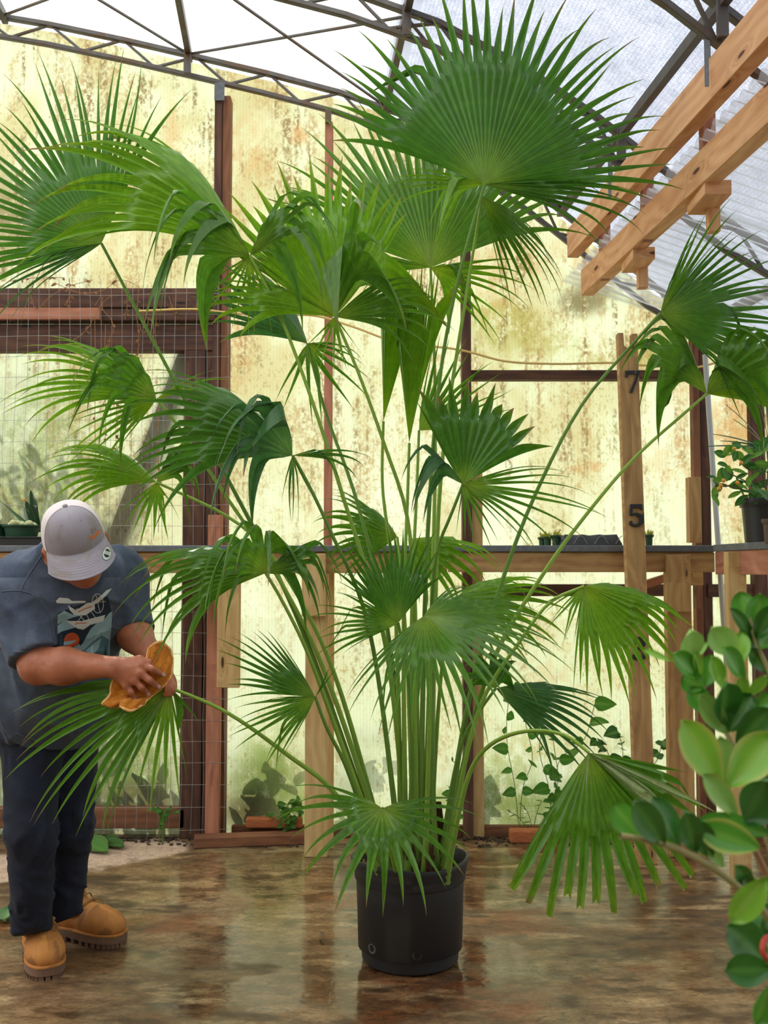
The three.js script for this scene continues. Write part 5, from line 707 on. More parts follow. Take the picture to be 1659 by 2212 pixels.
  const boot = (pos, fwd, label) => {
    const R = new THREE.Matrix4().makeBasis(V(fwd.z, 0, -fwd.x), V(0, 1, 0), fwd).scale(V(1.12, 1.12, 1.08)).setPosition(pos), add = (n, g, m, par) => put(n, g.clone().applyMatrix4(R), m, par);
    const b = add('boot', ug, M.leather, person); b.userData.label = label; add('sole', mergeGeometries([soleG, lugG].map((g) => { g = g.clone(); for (const k of Object.keys(g.attributes)) if (!['position', 'normal', 'uv'].includes(k)) g.deleteAttribute(k); return g; })), soleM, b); add('welt', welt, M.leather, b);
    for (const s of [-1, 1]) { add('quarter_edge', flap(s), M.leather, b); for (const [y, z] of [[0.1, 0.013], [0.118, -0.002]]) { const t = new THREE.TorusGeometry(0.0036, 0.0013, 6, 14); t.rotateY(s * 1.0); t.rotateX(-0.6); t.translate(s * 0.033, y + 0.003, z + 0.006); add('eyelet', t, brass, b); } }
    for (const [y, z] of [[0.104, 0.02], [0.122, 0.004]]) add('lace', tubeGeo([P(-0.033, y - 0.001, z - 0.002), P(-0.016, y + 0.012, z + 0.004), P(0.016, y + 0.012, z + 0.004), P(0.033, y - 0.001, z - 0.002)], 0.0024, 16, 6), laceM, b);
    add('lace', tubeGeo([P(0.0, 0.118, 0.02), P(0.02, 0.12, 0.035), P(0.034, 0.11, 0.05), P(0.03, 0.1, 0.062)], 0.0022, 18, 6), laceM, b);
  };
  boot(onFloor(90, 2078), V(0.42, 0, 0.9).normalize(), 'tan leather work boot nearer the camera'); boot(onFloor(180, 2027), V(0.9, 0, 0.42).normalize(), 'tan leather work boot farther from the camera');
}
// ------------------------------------------------------------------ cloth under the hand
{
  const grid = [
    [[322, 1402, 2.985], [334, 1392, 2.97], [348, 1387, 2.96], [364, 1404, 2.965], [372, 1424, 2.975]],
    [[319, 1424, 2.965], [331, 1424, 2.955], [346, 1422, 2.95], [361, 1430, 2.95], [372, 1440, 2.965]],
    [[306, 1452, 2.94], [320, 1454, 2.94], [338, 1452, 2.935], [354, 1456, 2.94], [368, 1462, 2.96]],
    [[246, 1470, 2.95], [272, 1486, 2.945], [308, 1488, 2.94], [332, 1486, 2.938], [352, 1482, 2.95]],
    [[238, 1502, 2.95], [264, 1508, 2.94], [292, 1508, 2.938], [314, 1506, 2.938], [330, 1500, 2.95]],
    [[222, 1521, 2.935], [250, 1521, 2.925], [276, 1512, 2.915], [296, 1516, 2.91], [316, 1512, 2.935]],
    [[228, 1523, 2.945], [256, 1526, 2.93], [270, 1530, 2.9], [290, 1534, 2.9], [312, 1518, 2.935]],
  ].map((r) => r.map((p) => at(...p)));
  const rows = grid.map((r) => new THREE.CatmullRomCurve3(r)), nu = 40, nv = 60, T = 0.0035, layers = [];
  const surf = []; for (let j = 0; j <= nv; j++) { surf.push([]); } for (let i = 0; i <= nu; i++) { const c = new THREE.CatmullRomCurve3(rows.map((r) => r.getPoint(i / nu))); for (let j = 0; j <= nv; j++) { const q = c.getPoint(j / nv); const lowr = smooth(0.6, 1, j / nv), top = smooth(0.4, 0, j / nv); q.z += 0.003 * Math.sin(i * 0.55 + j * 0.2) + 0.005 * (vnoise(i * 0.4, j * 0.4) - 0.5) + 0.006 * lowr * Math.sin(i * 0.36 + 1) + top * 0.012 * Math.sin(i * 0.16 + j * 0.1); q.y += 0.003 * lowr * Math.sin(i * 0.36 + 2.4); surf[j].push(q); } }
  const pos = [], uv = [], idx = [], nrm = (i, j) => { const a = surf[j][Math.min(i + 1, nu)].clone().sub(surf[j][Math.max(i - 1, 0)]), b = surf[Math.min(j + 1, nv)][i].clone().sub(surf[Math.max(j - 1, 0)][i]); return a.cross(b).normalize(); };
  for (const s of [1, -1]) for (let j = 0; j <= nv; j++) for (let i = 0; i <= nu; i++) { const q = surf[j][i].clone().addScaledVector(nrm(i, j), s * T); pos.push(q.x, q.y, q.z); uv.push(i / nu * 0.14 * 8, j / nv * 0.24 * 8); }
  const n1 = (nu + 1) * (nv + 1), w = nu + 1; for (let j = 0; j < nv; j++) for (let i = 0; i < nu; i++) { const a = j * w + i; idx.push(a, a + 1, a + w, a + 1, a + w + 1, a + w, n1 + a, n1 + a + w, n1 + a + 1, n1 + a + 1, n1 + a + w, n1 + a + w + 1); }
  const g = geoFrom(pos, idx, uv), t = dataTex(256, 256, (u, v) => mixc(rgb(206, 132, 40), rgb(168, 98, 22), clamp(vnoise(u * 70, v * 70) * 0.9 + fbm(u * 8, v * 8, 3) * 0.5 - 0.1)));
  const base = at(300, 1490, 2.94); const cl = mesh('cleaning_cloth', rebase(g, base), phys({ map: t, roughness: 1, bumpMap: t, bumpScale: 0.004, sheen: 0.6, sheenColor: lin(0.8, 0.5, 0.2) })); cl.position.copy(base);
  tag(cl, 'orange towelling cloth under the man\'s hand on a palm leaf', 'cloth');
  const edge = []; for (let i = 0; i <= nu; i++) edge.push(surf[0][i]); const e2 = []; for (let i = 0; i <= nu; i++) e2.push(surf[nv][i]); const e3 = [], e4 = []; for (let j = 0; j <= nv; j++) { e3.push(surf[j][0]); e4.push(surf[j][nu]); }
  for (const e of [edge, e2, e3, e4]) mesh('hem', rebase(tubeGeo(e, 0.0045, 60, 7), base), mat({ color: lin(0.75, 0.42, 0.16), roughness: 1 }), cl);
}
// ------------------------------------------------------------------ a leaf between two points
function leafGeo(base, tip, w, o = {}) {
  const { face = V(0, 0, 1), cup = 0.12, bend = 0.08, shape = 'oval', n = 12, tilt = 0, c0 = [0.06, 0.2, 0.03], c1 = [0.2, 0.36, 0.06], rim = null } = o;
  const L = base.distanceTo(tip), Y = tip.clone().sub(base).normalize(), N = face.clone().addScaledVector(Y, -face.dot(Y)).normalize().applyAxisAngle(Y, tilt), X = Y.clone().cross(N).normalize();
  const prof = { oval: (t) => Math.pow(Math.sin(Math.PI * Math.pow(t, 0.9)), 0.62), obov: (t) => Math.pow(Math.sin(Math.PI * Math.pow(t, 1.25)), 0.6), heart: (t) => Math.pow(Math.sin(Math.PI * Math.pow(t * 0.98 + 0.02, 0.55)), 0.8), strap: (t) => Math.pow(1 - Math.pow(t, 3), 0.6) * (0.55 + 0.45 * Math.min(1, t * 5)), lance: (t) => Math.sin(Math.PI * Math.pow(t, 0.7)) }[shape];
  const pos = [], uv = [], col = [], idx = [], m = 6;
  for (let i = 0; i <= n; i++) for (let j = 0; j <= m; j++) {
    const t = i / n, s = j / m * 2 - 1, h = prof(clamp(t, 0.001, 0.999)) * w / 2, q = base.clone().addScaledVector(Y, t * L).addScaledVector(X, s * h).addScaledVector(N, cup * w * s * s - bend * L * t * t + bend * L * t * 0.5);
    pos.push(q.x, q.y, q.z); uv.push(s * 0.5 + 0.5, t); const k = Math.exp(-s * s * 60) * 0.6, e = rim ? smooth(0.8, 1, Math.abs(s)) : 0; for (let c = 0; c < 3; c++) col.push(lerp(lerp(c0[c], c1[c], k), rim ? rim[c] : 0, e));
    if (i && j) { const a = i * (m + 1) + j; idx.push(a, a - m - 1, a - 1, a - 1, a - m - 1, a - m - 2); }
  }
  return geoFrom(pos, idx, uv, col);
}
M.thickLeaf = phys({ vertexColors: true, transmission: 0.16, roughness: 0.95, specularIntensity: 0.3, thickness: 0, clearcoat: 0.9, clearcoatRoughness: 0.24, side: THREE.DoubleSide });
M.thinLeaf = phys({ vertexColors: true, transmission: 0.4, roughness: 0.95, specularIntensity: 0.3, thickness: 0, clearcoat: 0.45, clearcoatRoughness: 0.35, side: THREE.DoubleSide });
// ------------------------------------------------------------------ glossy foliage plant close to the camera
{
  const potAt = V(0.66, 0, -1.36), t = thing('glossy_leaf_plant', 'plant with thick glossy oval leaves close to the camera at lower right', 'plant', potAt), P = (n, g, m, par = t) => mesh(n, rebase(g, potAt), m, par);
  const pg = new THREE.LatheGeometry([[0, 0.003], [0.12, 0.003], [0.145, 0.3], [0.155, 0.3], [0.156, 0.33], [0.148, 0.33], [0.14, 0.27], [0, 0.27]].map(([a, b]) => new THREE.Vector2(a, b)), 40); mesh('pot', pg, M.blackPot, t);
  const stemM = mat({ color: lin(0.3, 0.26, 0.1), roughness: 0.6 }), redStem = mat({ color: lin(0.32, 0.16, 0.07), roughness: 0.6 });
  const stem = (list, r, m) => P('stem', tubeGeo([...list.map((p) => at(...p)), at(1745, 2480, 1.37), V(potAt.x + (list[0][0] - 1560) * 0.0002, 0.28, potAt.z)], r, 40, 8, (k) => 0.6 + 0.5 * k), m);
  stem([[1618, 1330, 1.5], [1632, 1385, 1.49], [1659, 1445, 1.48], [1700, 1560, 1.45], [1730, 1900, 1.4]], 0.0055, stemM);
  stem([[1490, 1420, 1.42], [1522, 1495, 1.42], [1566, 1578, 1.41], [1590, 1625, 1.4], [1640, 1760, 1.4], [1700, 1980, 1.4]], 0.0055, stemM);
  stem([[1540, 1670, 1.33], [1575, 1735, 1.33], [1605, 1790, 1.33], [1660, 1900, 1.34], [1700, 2050, 1.35]], 0.006, redStem);
  stem([[1340, 1806, 1.26], [1400, 1815, 1.27], [1462, 1834, 1.28], [1520, 1864, 1.29], [1575, 1900, 1.3], [1650, 1968, 1.31], [1705, 2100, 1.33]], 0.0062, stemM);
  const D = { g: [[0.07, 0.27, 0.015], [0.18, 0.38, 0.05]], d: [[0.03, 0.14, 0.012], [0.1, 0.25, 0.04]], l: [[0.2, 0.45, 0.03], [0.32, 0.52, 0.09]], p: [[0.26, 0.48, 0.1], [0.34, 0.54, 0.16]] }, R = rng(44), rim = [0.42, 0.46, 0.08];
  const rows = [ // base, tip, width, distance, tone
    [1619, 1352, 1598, 1278, 46, 1.52, 'g'], [1629, 1384, 1643, 1282, 54, 1.5, 'g'], [1634, 1380, 1672, 1308, 42, 1.49, 'd'], [1627, 1382, 1580, 1314, 28, 1.5, 'd'], [1637, 1404, 1598, 1356, 32, 1.5, 'd'], [1640, 1404, 1668, 1346, 40, 1.48, 'g'], [1655, 1452, 1618, 1400, 32, 1.5, 'd'],
    [1487, 1426, 1492, 1360, 52, 1.43, 'p'], [1503, 1462, 1455, 1412, 46, 1.42, 'g'], [1452, 1430, 1388, 1402, 14, 1.42, 'l'], [1497, 1428, 1529, 1386, 12, 1.44, 'l'], [1514, 1460, 1500, 1408, 24, 1.43, 'l'], [1522, 1488, 1472, 1462, 46, 1.41, 'g'], [1525, 1486, 1538, 1416, 40, 1.44, 'g'], [1556, 1486, 1540, 1416, 42, 1.43, 'l'], [1533, 1541, 1488, 1484, 46, 1.41, 'g'],
    [1588, 1414, 1536, 1354, 54, 1.46, 'p'], [1602, 1470, 1562, 1398, 48, 1.44, 'g'], [1602, 1434, 1600, 1364, 36, 1.47, 'l'], [1561, 1561, 1567, 1472, 70, 1.4, 'd'], [1573, 1584, 1624, 1500, 62, 1.39, 'd'], [1568, 1584, 1510, 1500, 46, 1.4, 'p'], [1589, 1609, 1666, 1530, 58, 1.38, 'd'], [1599, 1510, 1602, 1460, 30, 1.43, 'l'], [1616, 1500, 1656, 1460, 24, 1.44, 'l'], [1632, 1533, 1668, 1496, 30, 1.42, 'g'],
    [1553, 1694, 1476, 1556, 76, 1.33, 'l', 1], [1566, 1698, 1556, 1590, 52, 1.35, 'p'], [1571, 1704, 1672, 1584, 78, 1.33, 'l', 1], [1590, 1764, 1520, 1672, 48, 1.32, 'p', 1], [1606, 1776, 1660, 1684, 100, 1.3, 'd'], [1600, 1640, 1670, 1600, 50, 1.42, 'd'], [1640, 1740, 1690, 1660, 60, 1.38, 'd'],
    [1391, 1815, 1322, 1736, 50, 1.27, 'g'], [1432, 1822, 1369, 1730, 56, 1.275, 'd'], [1466, 1828, 1408, 1722, 62, 1.28, 'd'], [1500, 1836, 1479, 1752, 50, 1.29, 'd'], [1536, 1850, 1503, 1770, 46, 1.295, 'd'], [1642, 1832, 1508, 1788, 64, 1.27, 'g', 1], [1670, 1806, 1512, 1768, 50, 1.3, 'g'], [1562, 1874, 1528, 1824, 28, 1.29, 'p'],
    [1654, 1892, 1580, 1994, 58, 1.26, 'l'], [1654, 2078, 1570, 1998, 78, 1.3, 'd'], [1668, 2094, 1566, 2098, 60, 1.27, 'd'], [1668, 2112, 1632, 2216, 56, 1.25, 'g'], [1622, 1920, 1588, 1868, 36, 1.32, 'd'], [1640, 1940, 1600, 1900, 40, 1.33, 'd'], [1690, 2010, 1610, 1960, 60, 1.36, 'd'], [1690, 1990, 1640, 2010, 50, 1.34, 'd'],
  ];
  for (const [bx, by, tx, ty, w, d, k, r] of rows) { const b = at(bx, by, d), q = at(tx, ty, d + (R() - 0.6) * 0.05); P('leaf', leafGeo(b, q, w * 1.12 * d / FOCAL, { c0: D[k][0], c1: D[k][1], tilt: (R() - 0.5) * 0.9, shape: 'obov', face: V((R() - 0.5) * 0.5, 0.35, 0.9).normalize(), cup: 0.1 + R() * 0.12, bend: 0.05 + R() * 0.12, rim: r ? rim : null }), M.thickLeaf); }
  tag(mesh('plant_tie', tubeGeo([at(1662, 2022, 1.28), at(1650, 2032, 1.275), at(1647, 2052, 1.27), at(1656, 2070, 1.275), at(1668, 2080, 1.29)], 0.0032, 24, 7), mat({ color: lin(0.6, 0.05, 0.03), roughness: 0.5 })), 'red plastic tie looped round a stem at the right edge', 'plant tie');
}
// ------------------------------------------------------------------ pots and plants on the bench
function potGeo(rTop, rBot, h, lip = 0.006) { return new THREE.LatheGeometry([[0, 0], [rBot, 0], [rBot + 0.002, 0.002], [lerp(rBot, rTop, 0.78), h * 0.8], [rTop + lip * 0.5, h * 0.82], [rTop + lip, h * 0.98], [rTop + lip * 0.6, h], [rTop, h], [rTop - 0.004, h * 0.85], [0, h * 0.85]].map(([a, b]) => new THREE.Vector2(Math.max(a, 0.0001), b)), 32); }
const greenPot = mat({ color: lin(0.02, 0.075, 0.04), roughness: 0.45 }), blackTray = mat({ color: lin(0.02, 0.02, 0.022), roughness: 0.4 }), greyPot = mat({ color: lin(0.3, 0.31, 0.33), roughness: 0.5 }), brownPot = mat({ color: lin(0.13, 0.085, 0.06), roughness: 0.7 }), soilM = mat({ color: lin(0.05, 0.035, 0.025), roughness: 1 });
const BT = at(0, 1182, 4.6).y - 0.003;
const onBench = (px, d) => { const p = at(px, 1180, d); p.y = BT; return p; };
function trayGeo(w, d, h) { const parts = [], wl = 0.003; const b = boxGeo(w, wl, d, 0.001); b.translate(0, wl / 2, 0); parts.push(b); for (const s of [-1, 1]) { const a = boxGeo(w, h, wl, 0.001); a.translate(0, h / 2, s * d / 2); const e = boxGeo(wl, h, d, 0.001); e.translate(s * w / 2, h / 2, 0); const l = boxGeo(w + 0.02, 0.006, 0.012, 0.002); l.translate(0, h, s * (d / 2 + 0.003)); const k = boxGeo(0.012, 0.006, d + 0.02, 0.002); k.translate(s * (w / 2 + 0.003), h, 0); parts.push(a, e, l, k); } return mergeGeometries(parts); }
{
  const R = rng(21), ty = BT + 0.006;
  const tp = onBench(30, 4.72); const tray = mesh('plastic_tray', trayGeo(0.34, 0.2, 0.048), blackTray); tray.position.copy(tp); tag(tray, 'black plastic tray under the green pots behind the man', 'tray');
  const bowl = thing('cactus_bowl', 'shallow green bowl of pale cactus balls on black tray', 'potted plant', V(at(47, 1157, 4.7).x, BT + 0.05, -4.7)); mesh('pot', potGeo(0.083, 0.066, 0.056), greenPot, bowl); const sg = new THREE.CylinderGeometry(0.078, 0.078, 0.006, 28); sg.translate(0, 0.046, 0); mesh('soil', sg, soilM, bowl);
  for (let i = 0; i < 22; i++) { const a = R() * 6.283, r = Math.sqrt(R()) * 0.058, s = new THREE.SphereGeometry(0.011 + R() * 0.008, 12, 9); s.scale(1, 0.85, 1); s.translate(Math.cos(a) * r, 0.055 + R() * 0.012, Math.sin(a) * r); mesh('cactus_ball', s, mat({ color: lin(0.42 + R() * 0.15, 0.5, 0.26), roughness: 0.8 }), bowl); }
  const p2 = thing('potted_seedling', 'green pot of small pink and green seedlings at the left frame edge', 'potted plant', V(at(-8, 1157, 4.72).x, BT + 0.05, -4.72)); mesh('pot', potGeo(0.05, 0.04, 0.062), greenPot, p2); { const s2 = new THREE.CylinderGeometry(0.046, 0.046, 0.006, 24); s2.translate(0, 0.05, 0); mesh('soil', s2, soilM, p2); } for (let i = 0; i < 14; i++) { const a = R() * 6.283, b = V(Math.cos(a) * 0.03 * R(), 0.05, Math.sin(a) * 0.03 * R()), e = b.clone().add(V((R() - 0.5) * 0.06, 0.02 + R() * 0.03, (R() - 0.5) * 0.05)); mesh('leaf', leafGeo(b, e, 0.01, { c0: i % 2 ? [0.4, 0.3, 0.22] : [0.2, 0.36, 0.08], c1: [0.4, 0.45, 0.2], shape: 'lance' }), M.thinLeaf, p2); }
  const sp = thing('strap_leaf_plant', 'plant with dark upright strap leaves and an orange bud behind the cap', 'potted plant', V(at(86, 1157, 4.78).x, BT + 0.003, -4.8)); mesh('pot', potGeo(0.034, 0.027, 0.05), greyPot, sp); const o = sp.position, S = (x0, y0, x1, y1, w, c, sh = 'strap', d = 4.8) => mesh('leaf', rebase(leafGeo(at(x0, y0, d), at(x1, y1, d - 0.02), w * d / FOCAL, { c0: c, c1: c, shape: sh, bend: 0.1, tilt: (R() - 0.5) * 0.6 }), o), M.thickLeaf, sp);
  const dk = [0.012, 0.05, 0.015], lg = [0.3, 0.36, 0.28]; S(84, 1150, 65, 1058, 16, dk); S(84, 1150, 55, 1082, 18, dk); S(84, 1148, 74, 1070, 6, dk, 'lance'); S(85, 1148, 78, 1074, 5, dk, 'lance'); S(80, 1150, 0, 1083, 8, [0.08, 0.16, 0.08], 'lance', 4.78); S(87, 1148, 130, 1080, 6, lg, 'lance', 4.76); S(66, 1130, 52, 1096, 14, lg); S(70, 1098, 79, 1092, 9, lg); S(88, 1150, 96, 1128, 6, [0.3, 0.2, 0.08], 'lance');
  const bud = new THREE.SphereGeometry(0.006, 10, 8); bud.scale(1, 1.4, 1); const bp = at(52, 1080, 4.79); bud.translate(bp.x, bp.y, bp.z); mesh('bud', rebase(bud, o), mat({ color: lin(0.75, 0.28, 0.03), roughness: 0.6 }), sp);
}
{ // seedlings and egg-crate tray in the middle of the bench
  const R = rng(23), mk = (px, d, h, r, label) => { const p = onBench(px, d), t = thing('seedling_pot', label, 'potted plant', p, 'green seedling pots on the bench'); mesh('pot', potGeo(r, r * 0.72, h), greenPot, t); const s = new THREE.CylinderGeometry(r * 0.9, r * 0.9, 0.004, 20); s.translate(0, h * 0.86, 0); mesh('soil', s, soilM, t); for (let i = 0; i < 16; i++) { const a = R() * 6.283, b = V(Math.cos(a) * r * 0.7 * R(), h * 0.86, Math.sin(a) * r * 0.7 * R()), e = b.clone().add(V((R() - 0.4) * 0.05, 0.012 + R() * 0.028, (R() - 0.5) * 0.04)); mesh('leaf', leafGeo(b, e, 0.005 + R() * 0.005, { c0: [0.5, 0.5, 0.08], c1: [0.6, 0.5, 0.12], shape: 'lance', n: 5 }), M.thinLeaf, t); } };
  mk(1172, 4.74, 0.052, 0.018, 'small green seedling pot farthest left beside the grey tray'); mk(1183, 4.7, 0.054, 0.018, 'small green seedling pot second from left by the tray'); mk(1202, 4.68, 0.06, 0.022, 'green pot with yellow seedlings touching the grey tray'); mk(1402, 4.68, 0.062, 0.018, 'small green pot just right of the measuring post');
  // tray: wavy walled cell tray turned upside down
  const p = onBench(1272, 4.68), t = thing('cell_tray', 'dark grey upturned plastic cell tray with scalloped sides on the bench', 'tray', p), w = 0.29, dp = 0.11, h = 0.062, pos = [], idx = [], n = 96, per = [];
  for (let i = 0; i < n; i++) { const a = i / n, q = a * 4, s = Math.floor(q), f = q - s; const c = [[-1, 1], [1, 1], [1, -1], [-1, -1]], x = lerp(c[s][0], c[(s + 1) % 4][0], f), z = lerp(c[s][1], c[(s + 1) % 4][1], f), sc = 0.5 + 0.5 * Math.cos(f * 6.283 * (s % 2 ? 1 : 3)); per.push([x, z, sc]); }
  for (const [k, y] of [[1.0, 0.004], [0.97, 0.3], [0.9, 0.62], [0.82, 1]]) for (const [x, z, sc] of per) { const sh = y > 0.01 ? 1 - 0.09 * (1 - sc) * y : 1; pos.push(x * w / 2 * k, y * h * (y > 0.5 ? 0.9 + 0.1 * sc : 1), z * dp / 2 * k * sh); }
  const m = 4; for (let j = 0; j < m - 1; j++) for (let i = 0; i < n; i++) { const a = j * n + i, b = j * n + (i + 1) % n; idx.push(a, b, a + n, b, b + n, a + n); } pos.push(0, h * 0.95, 0); for (let i = 0; i < n; i++) idx.push((m - 1) * n + i, (m - 1) * n + (i + 1) % n, m * n);
  mesh('shell', geoFrom(pos, idx), mat({ color: lin(0.05, 0.053, 0.06), roughness: 0.45, side: THREE.DoubleSide }), t);
  const ed = (i) => V(lerp(-0.5, 0.5, i / 60) * w * 0.99, 0.006 + h * 0.8 * (0.5 - 0.5 * Math.cos(i / 60 * 6.283 * 3 + 3.14)) * 0.98, dp / 2 * 1.0 - 0.004); const pts = []; for (let i = 0; i <= 60; i++) pts.push(ed(i)); mesh('scalloped_edge', tubeGeo(pts, 0.0016, 90, 5), mat({ color: lin(0.3, 0.3, 0.32), roughness: 0.5 }), t); const rim = boxGeo(w + 0.02, 0.005, dp + 0.02, 0.002); rim.translate(0, 0.0025, 0); mesh('flange', rim, blackTray, t);
}
{ // citrus in a black pot on the side bench, with neighbours
  const R = rng(29), y = at(1545, 1184, 4.5).y + 0.007, base = V(at(1655, 1165, 4.2).x, y, -4.2), t = thing('potted_citrus', 'citrus shrub with small orange fruits in a ribbed black pot', 'potted plant', base), d = 4.2, g = potGeo(0.098, 0.08, 0.19, 0.007);
  const pp = g.attributes.position; for (let i = 0; i < pp.count; i++) { const a = Math.atan2(pp.getZ(i), pp.getX(i)), k = 1 + 0.012 * Math.sign(Math.sin(a * 18)) * (pp.getY(i) < 0.15 ? 1 : 0); pp.setXYZ(i, pp.getX(i) * k, pp.getY(i), pp.getZ(i) * k); } g.computeVertexNormals(); mesh('pot', g, blackTray, t); const s = new THREE.CylinderGeometry(0.09, 0.09, 0.005, 24); s.translate(0, 0.165, 0); mesh('soil', s, soilM, t);
  const L = (n, gg, m) => mesh(n, rebase(gg, base), m, t), brown = mat({ color: lin(0.16, 0.12, 0.06), roughness: 0.8 }), root = base.clone().add(V(0, 0.165, 0));
  const br = [[1570, 1020], [1545, 1045], [1600, 990], [1640, 980], [1660, 1000], [1690, 1010], [1600, 1060]];
  for (const [x, yy] of br) L('branch', tubeGeo([root, at(lerp(1655, x, 0.4), lerp(1075, yy, 0.5), d), at(x, yy, d - 0.03)], 0.0028, 14, 5), brown);
  const spots = [[1578, 962], [1568, 985], [1590, 975], [1600, 965], [1570, 1005], [1560, 1010], [1540, 1040], [1550, 1035], [1545, 1060], [1538, 1068], [1572, 1050], [1580, 1015], [1600, 1000], [1610, 1010], [1620, 985], [1640, 960], [1650, 975], [1630, 1000], [1640, 1020], [1655, 1010], [1620, 1030], [1605, 1040], [1650, 1040], [1635, 1050], [1600, 1062], [1615, 1070], [1660, 1060], [1590, 1045], [1625, 955], [1610, 970], [1655, 945], [1640, 1065], [1665, 1030], [1590, 1035]];
  for (const [x, yy] of spots) for (let k = 0; k < 2; k++) { const a = R() * 6.283, l = 22 + R() * 16, dd = d + (R() - 0.5) * 0.14, lime = R() < 0.4; L('leaf', leafGeo(at(x, yy, dd), at(x + Math.cos(a) * l, yy + Math.sin(a) * l * 0.7 + 6, dd - 0.02), (13 + R() * 6) * d / FOCAL, { c0: lime ? [0.16, 0.36, 0.03] : [0.05, 0.19, 0.03], c1: [0.2, 0.38, 0.06], tilt: (R() - 0.5) * 1.4, face: V(0, 0.6, 0.8), n: 8 }), M.thinLeaf); }
  for (const [x, yy] of [[1586, 969], [1563, 1038], [1593, 1043], [1553, 1056], [1557, 1049], [1601, 1000], [1648, 1058]]) { const f = new THREE.SphereGeometry(0.0085, 14, 10), q = at(x, yy, d - 0.09); f.translate(q.x, q.y, q.z); L('fruit', f, mat({ color: x % 2 ? lin(0.75, 0.33, 0.04) : lin(0.6, 0.42, 0.06), roughness: 0.4 })); }
  const b2 = V(at(1664, 1170, 3.98).x, y, -3.98), t2 = thing('small_brown_pot', 'small brown pot with a thin stem at the right edge of side bench', 'potted plant', b2); mesh('pot', potGeo(0.027, 0.019, 0.095), brownPot, t2); mesh('stem', tubeGeo([V(0, 0.08, 0), V(-0.004, 0.13, 0), V(0.002, 0.2, 0.01)], 0.003, 10, 5), brown, t2); for (let i = 0; i < 5; i++) { const a = i * 1.26; mesh('leaf', leafGeo(V(0, 0.14 + i * 0.014, 0), V(Math.cos(a) * 0.05, 0.17 + i * 0.016, Math.sin(a) * 0.05), 0.02, { c0: [0.12, 0.26, 0.12], c1: [0.2, 0.34, 0.16], n: 6 }), M.thinLeaf, t2); }
  const b3 = V(at(1690, 1150, 4.32).x, y, -4.45), t3 = thing('long_leaf_plant', 'plant with long narrow dark leaves behind the citrus', 'potted plant', b3); mesh('pot', potGeo(0.07, 0.055, 0.13), greenPot, t3); const hub = b3.clone().add(V(0, 0.42, 0)); mesh('cane', rebase(tubeGeo([b3.clone().add(V(0, 0.1, 0)), b3.clone().add(V(0.01, 0.25, 0)), hub], 0.012, 12, 8), b3), brown, t3);
  for (const [x, yy] of [[1528, 956], [1545, 930], [1560, 945], [1600, 985], [1590, 958], [1575, 868], [1590, 900], [1620, 880], [1640, 850], [1652, 800], [1665, 820], [1680, 850]]) { const e = at(x, yy, 4.3), g2 = leafGeo(hub, e, 0.022, { shape: 'lance', bend: 0.12, c0: [0.035, 0.13, 0.03], c1: [0.1, 0.22, 0.06], face: V(0, 0.8, 0.6), n: 10 }); mesh('leaf', rebase(g2, b3), M.thickLeaf, t3); }
}
// ------------------------------------------------------------------ weeds, vines and fallen leaves
function sprig(name, label, cat, px, list, d, o = {}) { // stems given as [x, y] way points, leaves scattered along them
  const R = rng(o.seed ?? px), b = at(px, 1780, d).setY(0), t = thing(name, label, cat, b, o.group), c0 = o.c0 ?? [0.07, 0.22, 0.02], c1 = o.c1 ?? [0.16, 0.34, 0.05], sm = mat({ color: lin(...(o.stem ?? [0.14, 0.2, 0.05])), roughness: 0.8 });
  for (const way of list) { const pts = [b.clone().add(V((R() - 0.5) * 0.02, 0, 0)), ...way.map(([x, y]) => at(x, y, d + (R() - 0.5) * (o.deep ?? 0.04)))], c = new THREE.CatmullRomCurve3(pts); mesh('stem', rebase(tubeGeo(pts, o.r ?? 0.0018, 24, 5), b), sm, t);
    const n = o.n ?? 6; for (let i = 1; i <= n; i++) { const q = c.getPoint(clamp(0.12 + i / n * 0.88)), a = R() * 6.283, l = (o.len ?? 0.05) * (0.6 + R() * 0.6); mesh('leaf', rebase(leafGeo(q, q.clone().add(V(Math.cos(a) * l, -l * 0.3 + R() * l * 0.5, Math.sin(a) * 0.4 * l + 0.25 * l)), l * (o.wide ?? 0.75), { shape: o.shape ?? 'heart', c0, c1, face: V(0, 0.6, 0.8), tilt: (R() - 0.5) * 1.2, n: 6, bend: 0.1 }), b), M.thinLeaf, t); } }
  return t;
}
sprig('climbing_vine', 'slender leafy vine climbing the mossy sheet right of the palm, left one', 'vine', 1120, [[[1112, 1700], [1095, 1600], [1098, 1520], [1110, 1480]], [[1130, 1700], [1150, 1640], [1135, 1560], [1130, 1500]]], 4.93, { n: 8, len: 0.075, seed: 3, group: 'vines on the wall' });
sprig('climbing_vine', 'leafy vine with broad heart shaped leaves beside the measuring post', 'vine', 1195, [[[1185, 1700], [1165, 1620], [1175, 1540], [1150, 1510]], [[1200, 1720], [1210, 1640], [1260, 1600], [1285, 1520]], [[1190, 1740], [1205, 1690], [1195, 1600]]], 4.92, { n: 7, len: 0.085, seed: 8, group: 'vines on the wall' });
sprig('climbing_vine', 'dark leaved vine growing between the measuring post and bench leg', 'vine', 1345, [[[1340, 1700], [1345, 1620], [1335, 1580]], [[1370, 1700], [1420, 1640], [1430, 1600]], [[1330, 1690], [1310, 1620], [1290, 1600]]], 4.9, { n: 8, len: 0.08, seed: 5, c0: [0.03, 0.12, 0.015], group: 'vines on the wall' });
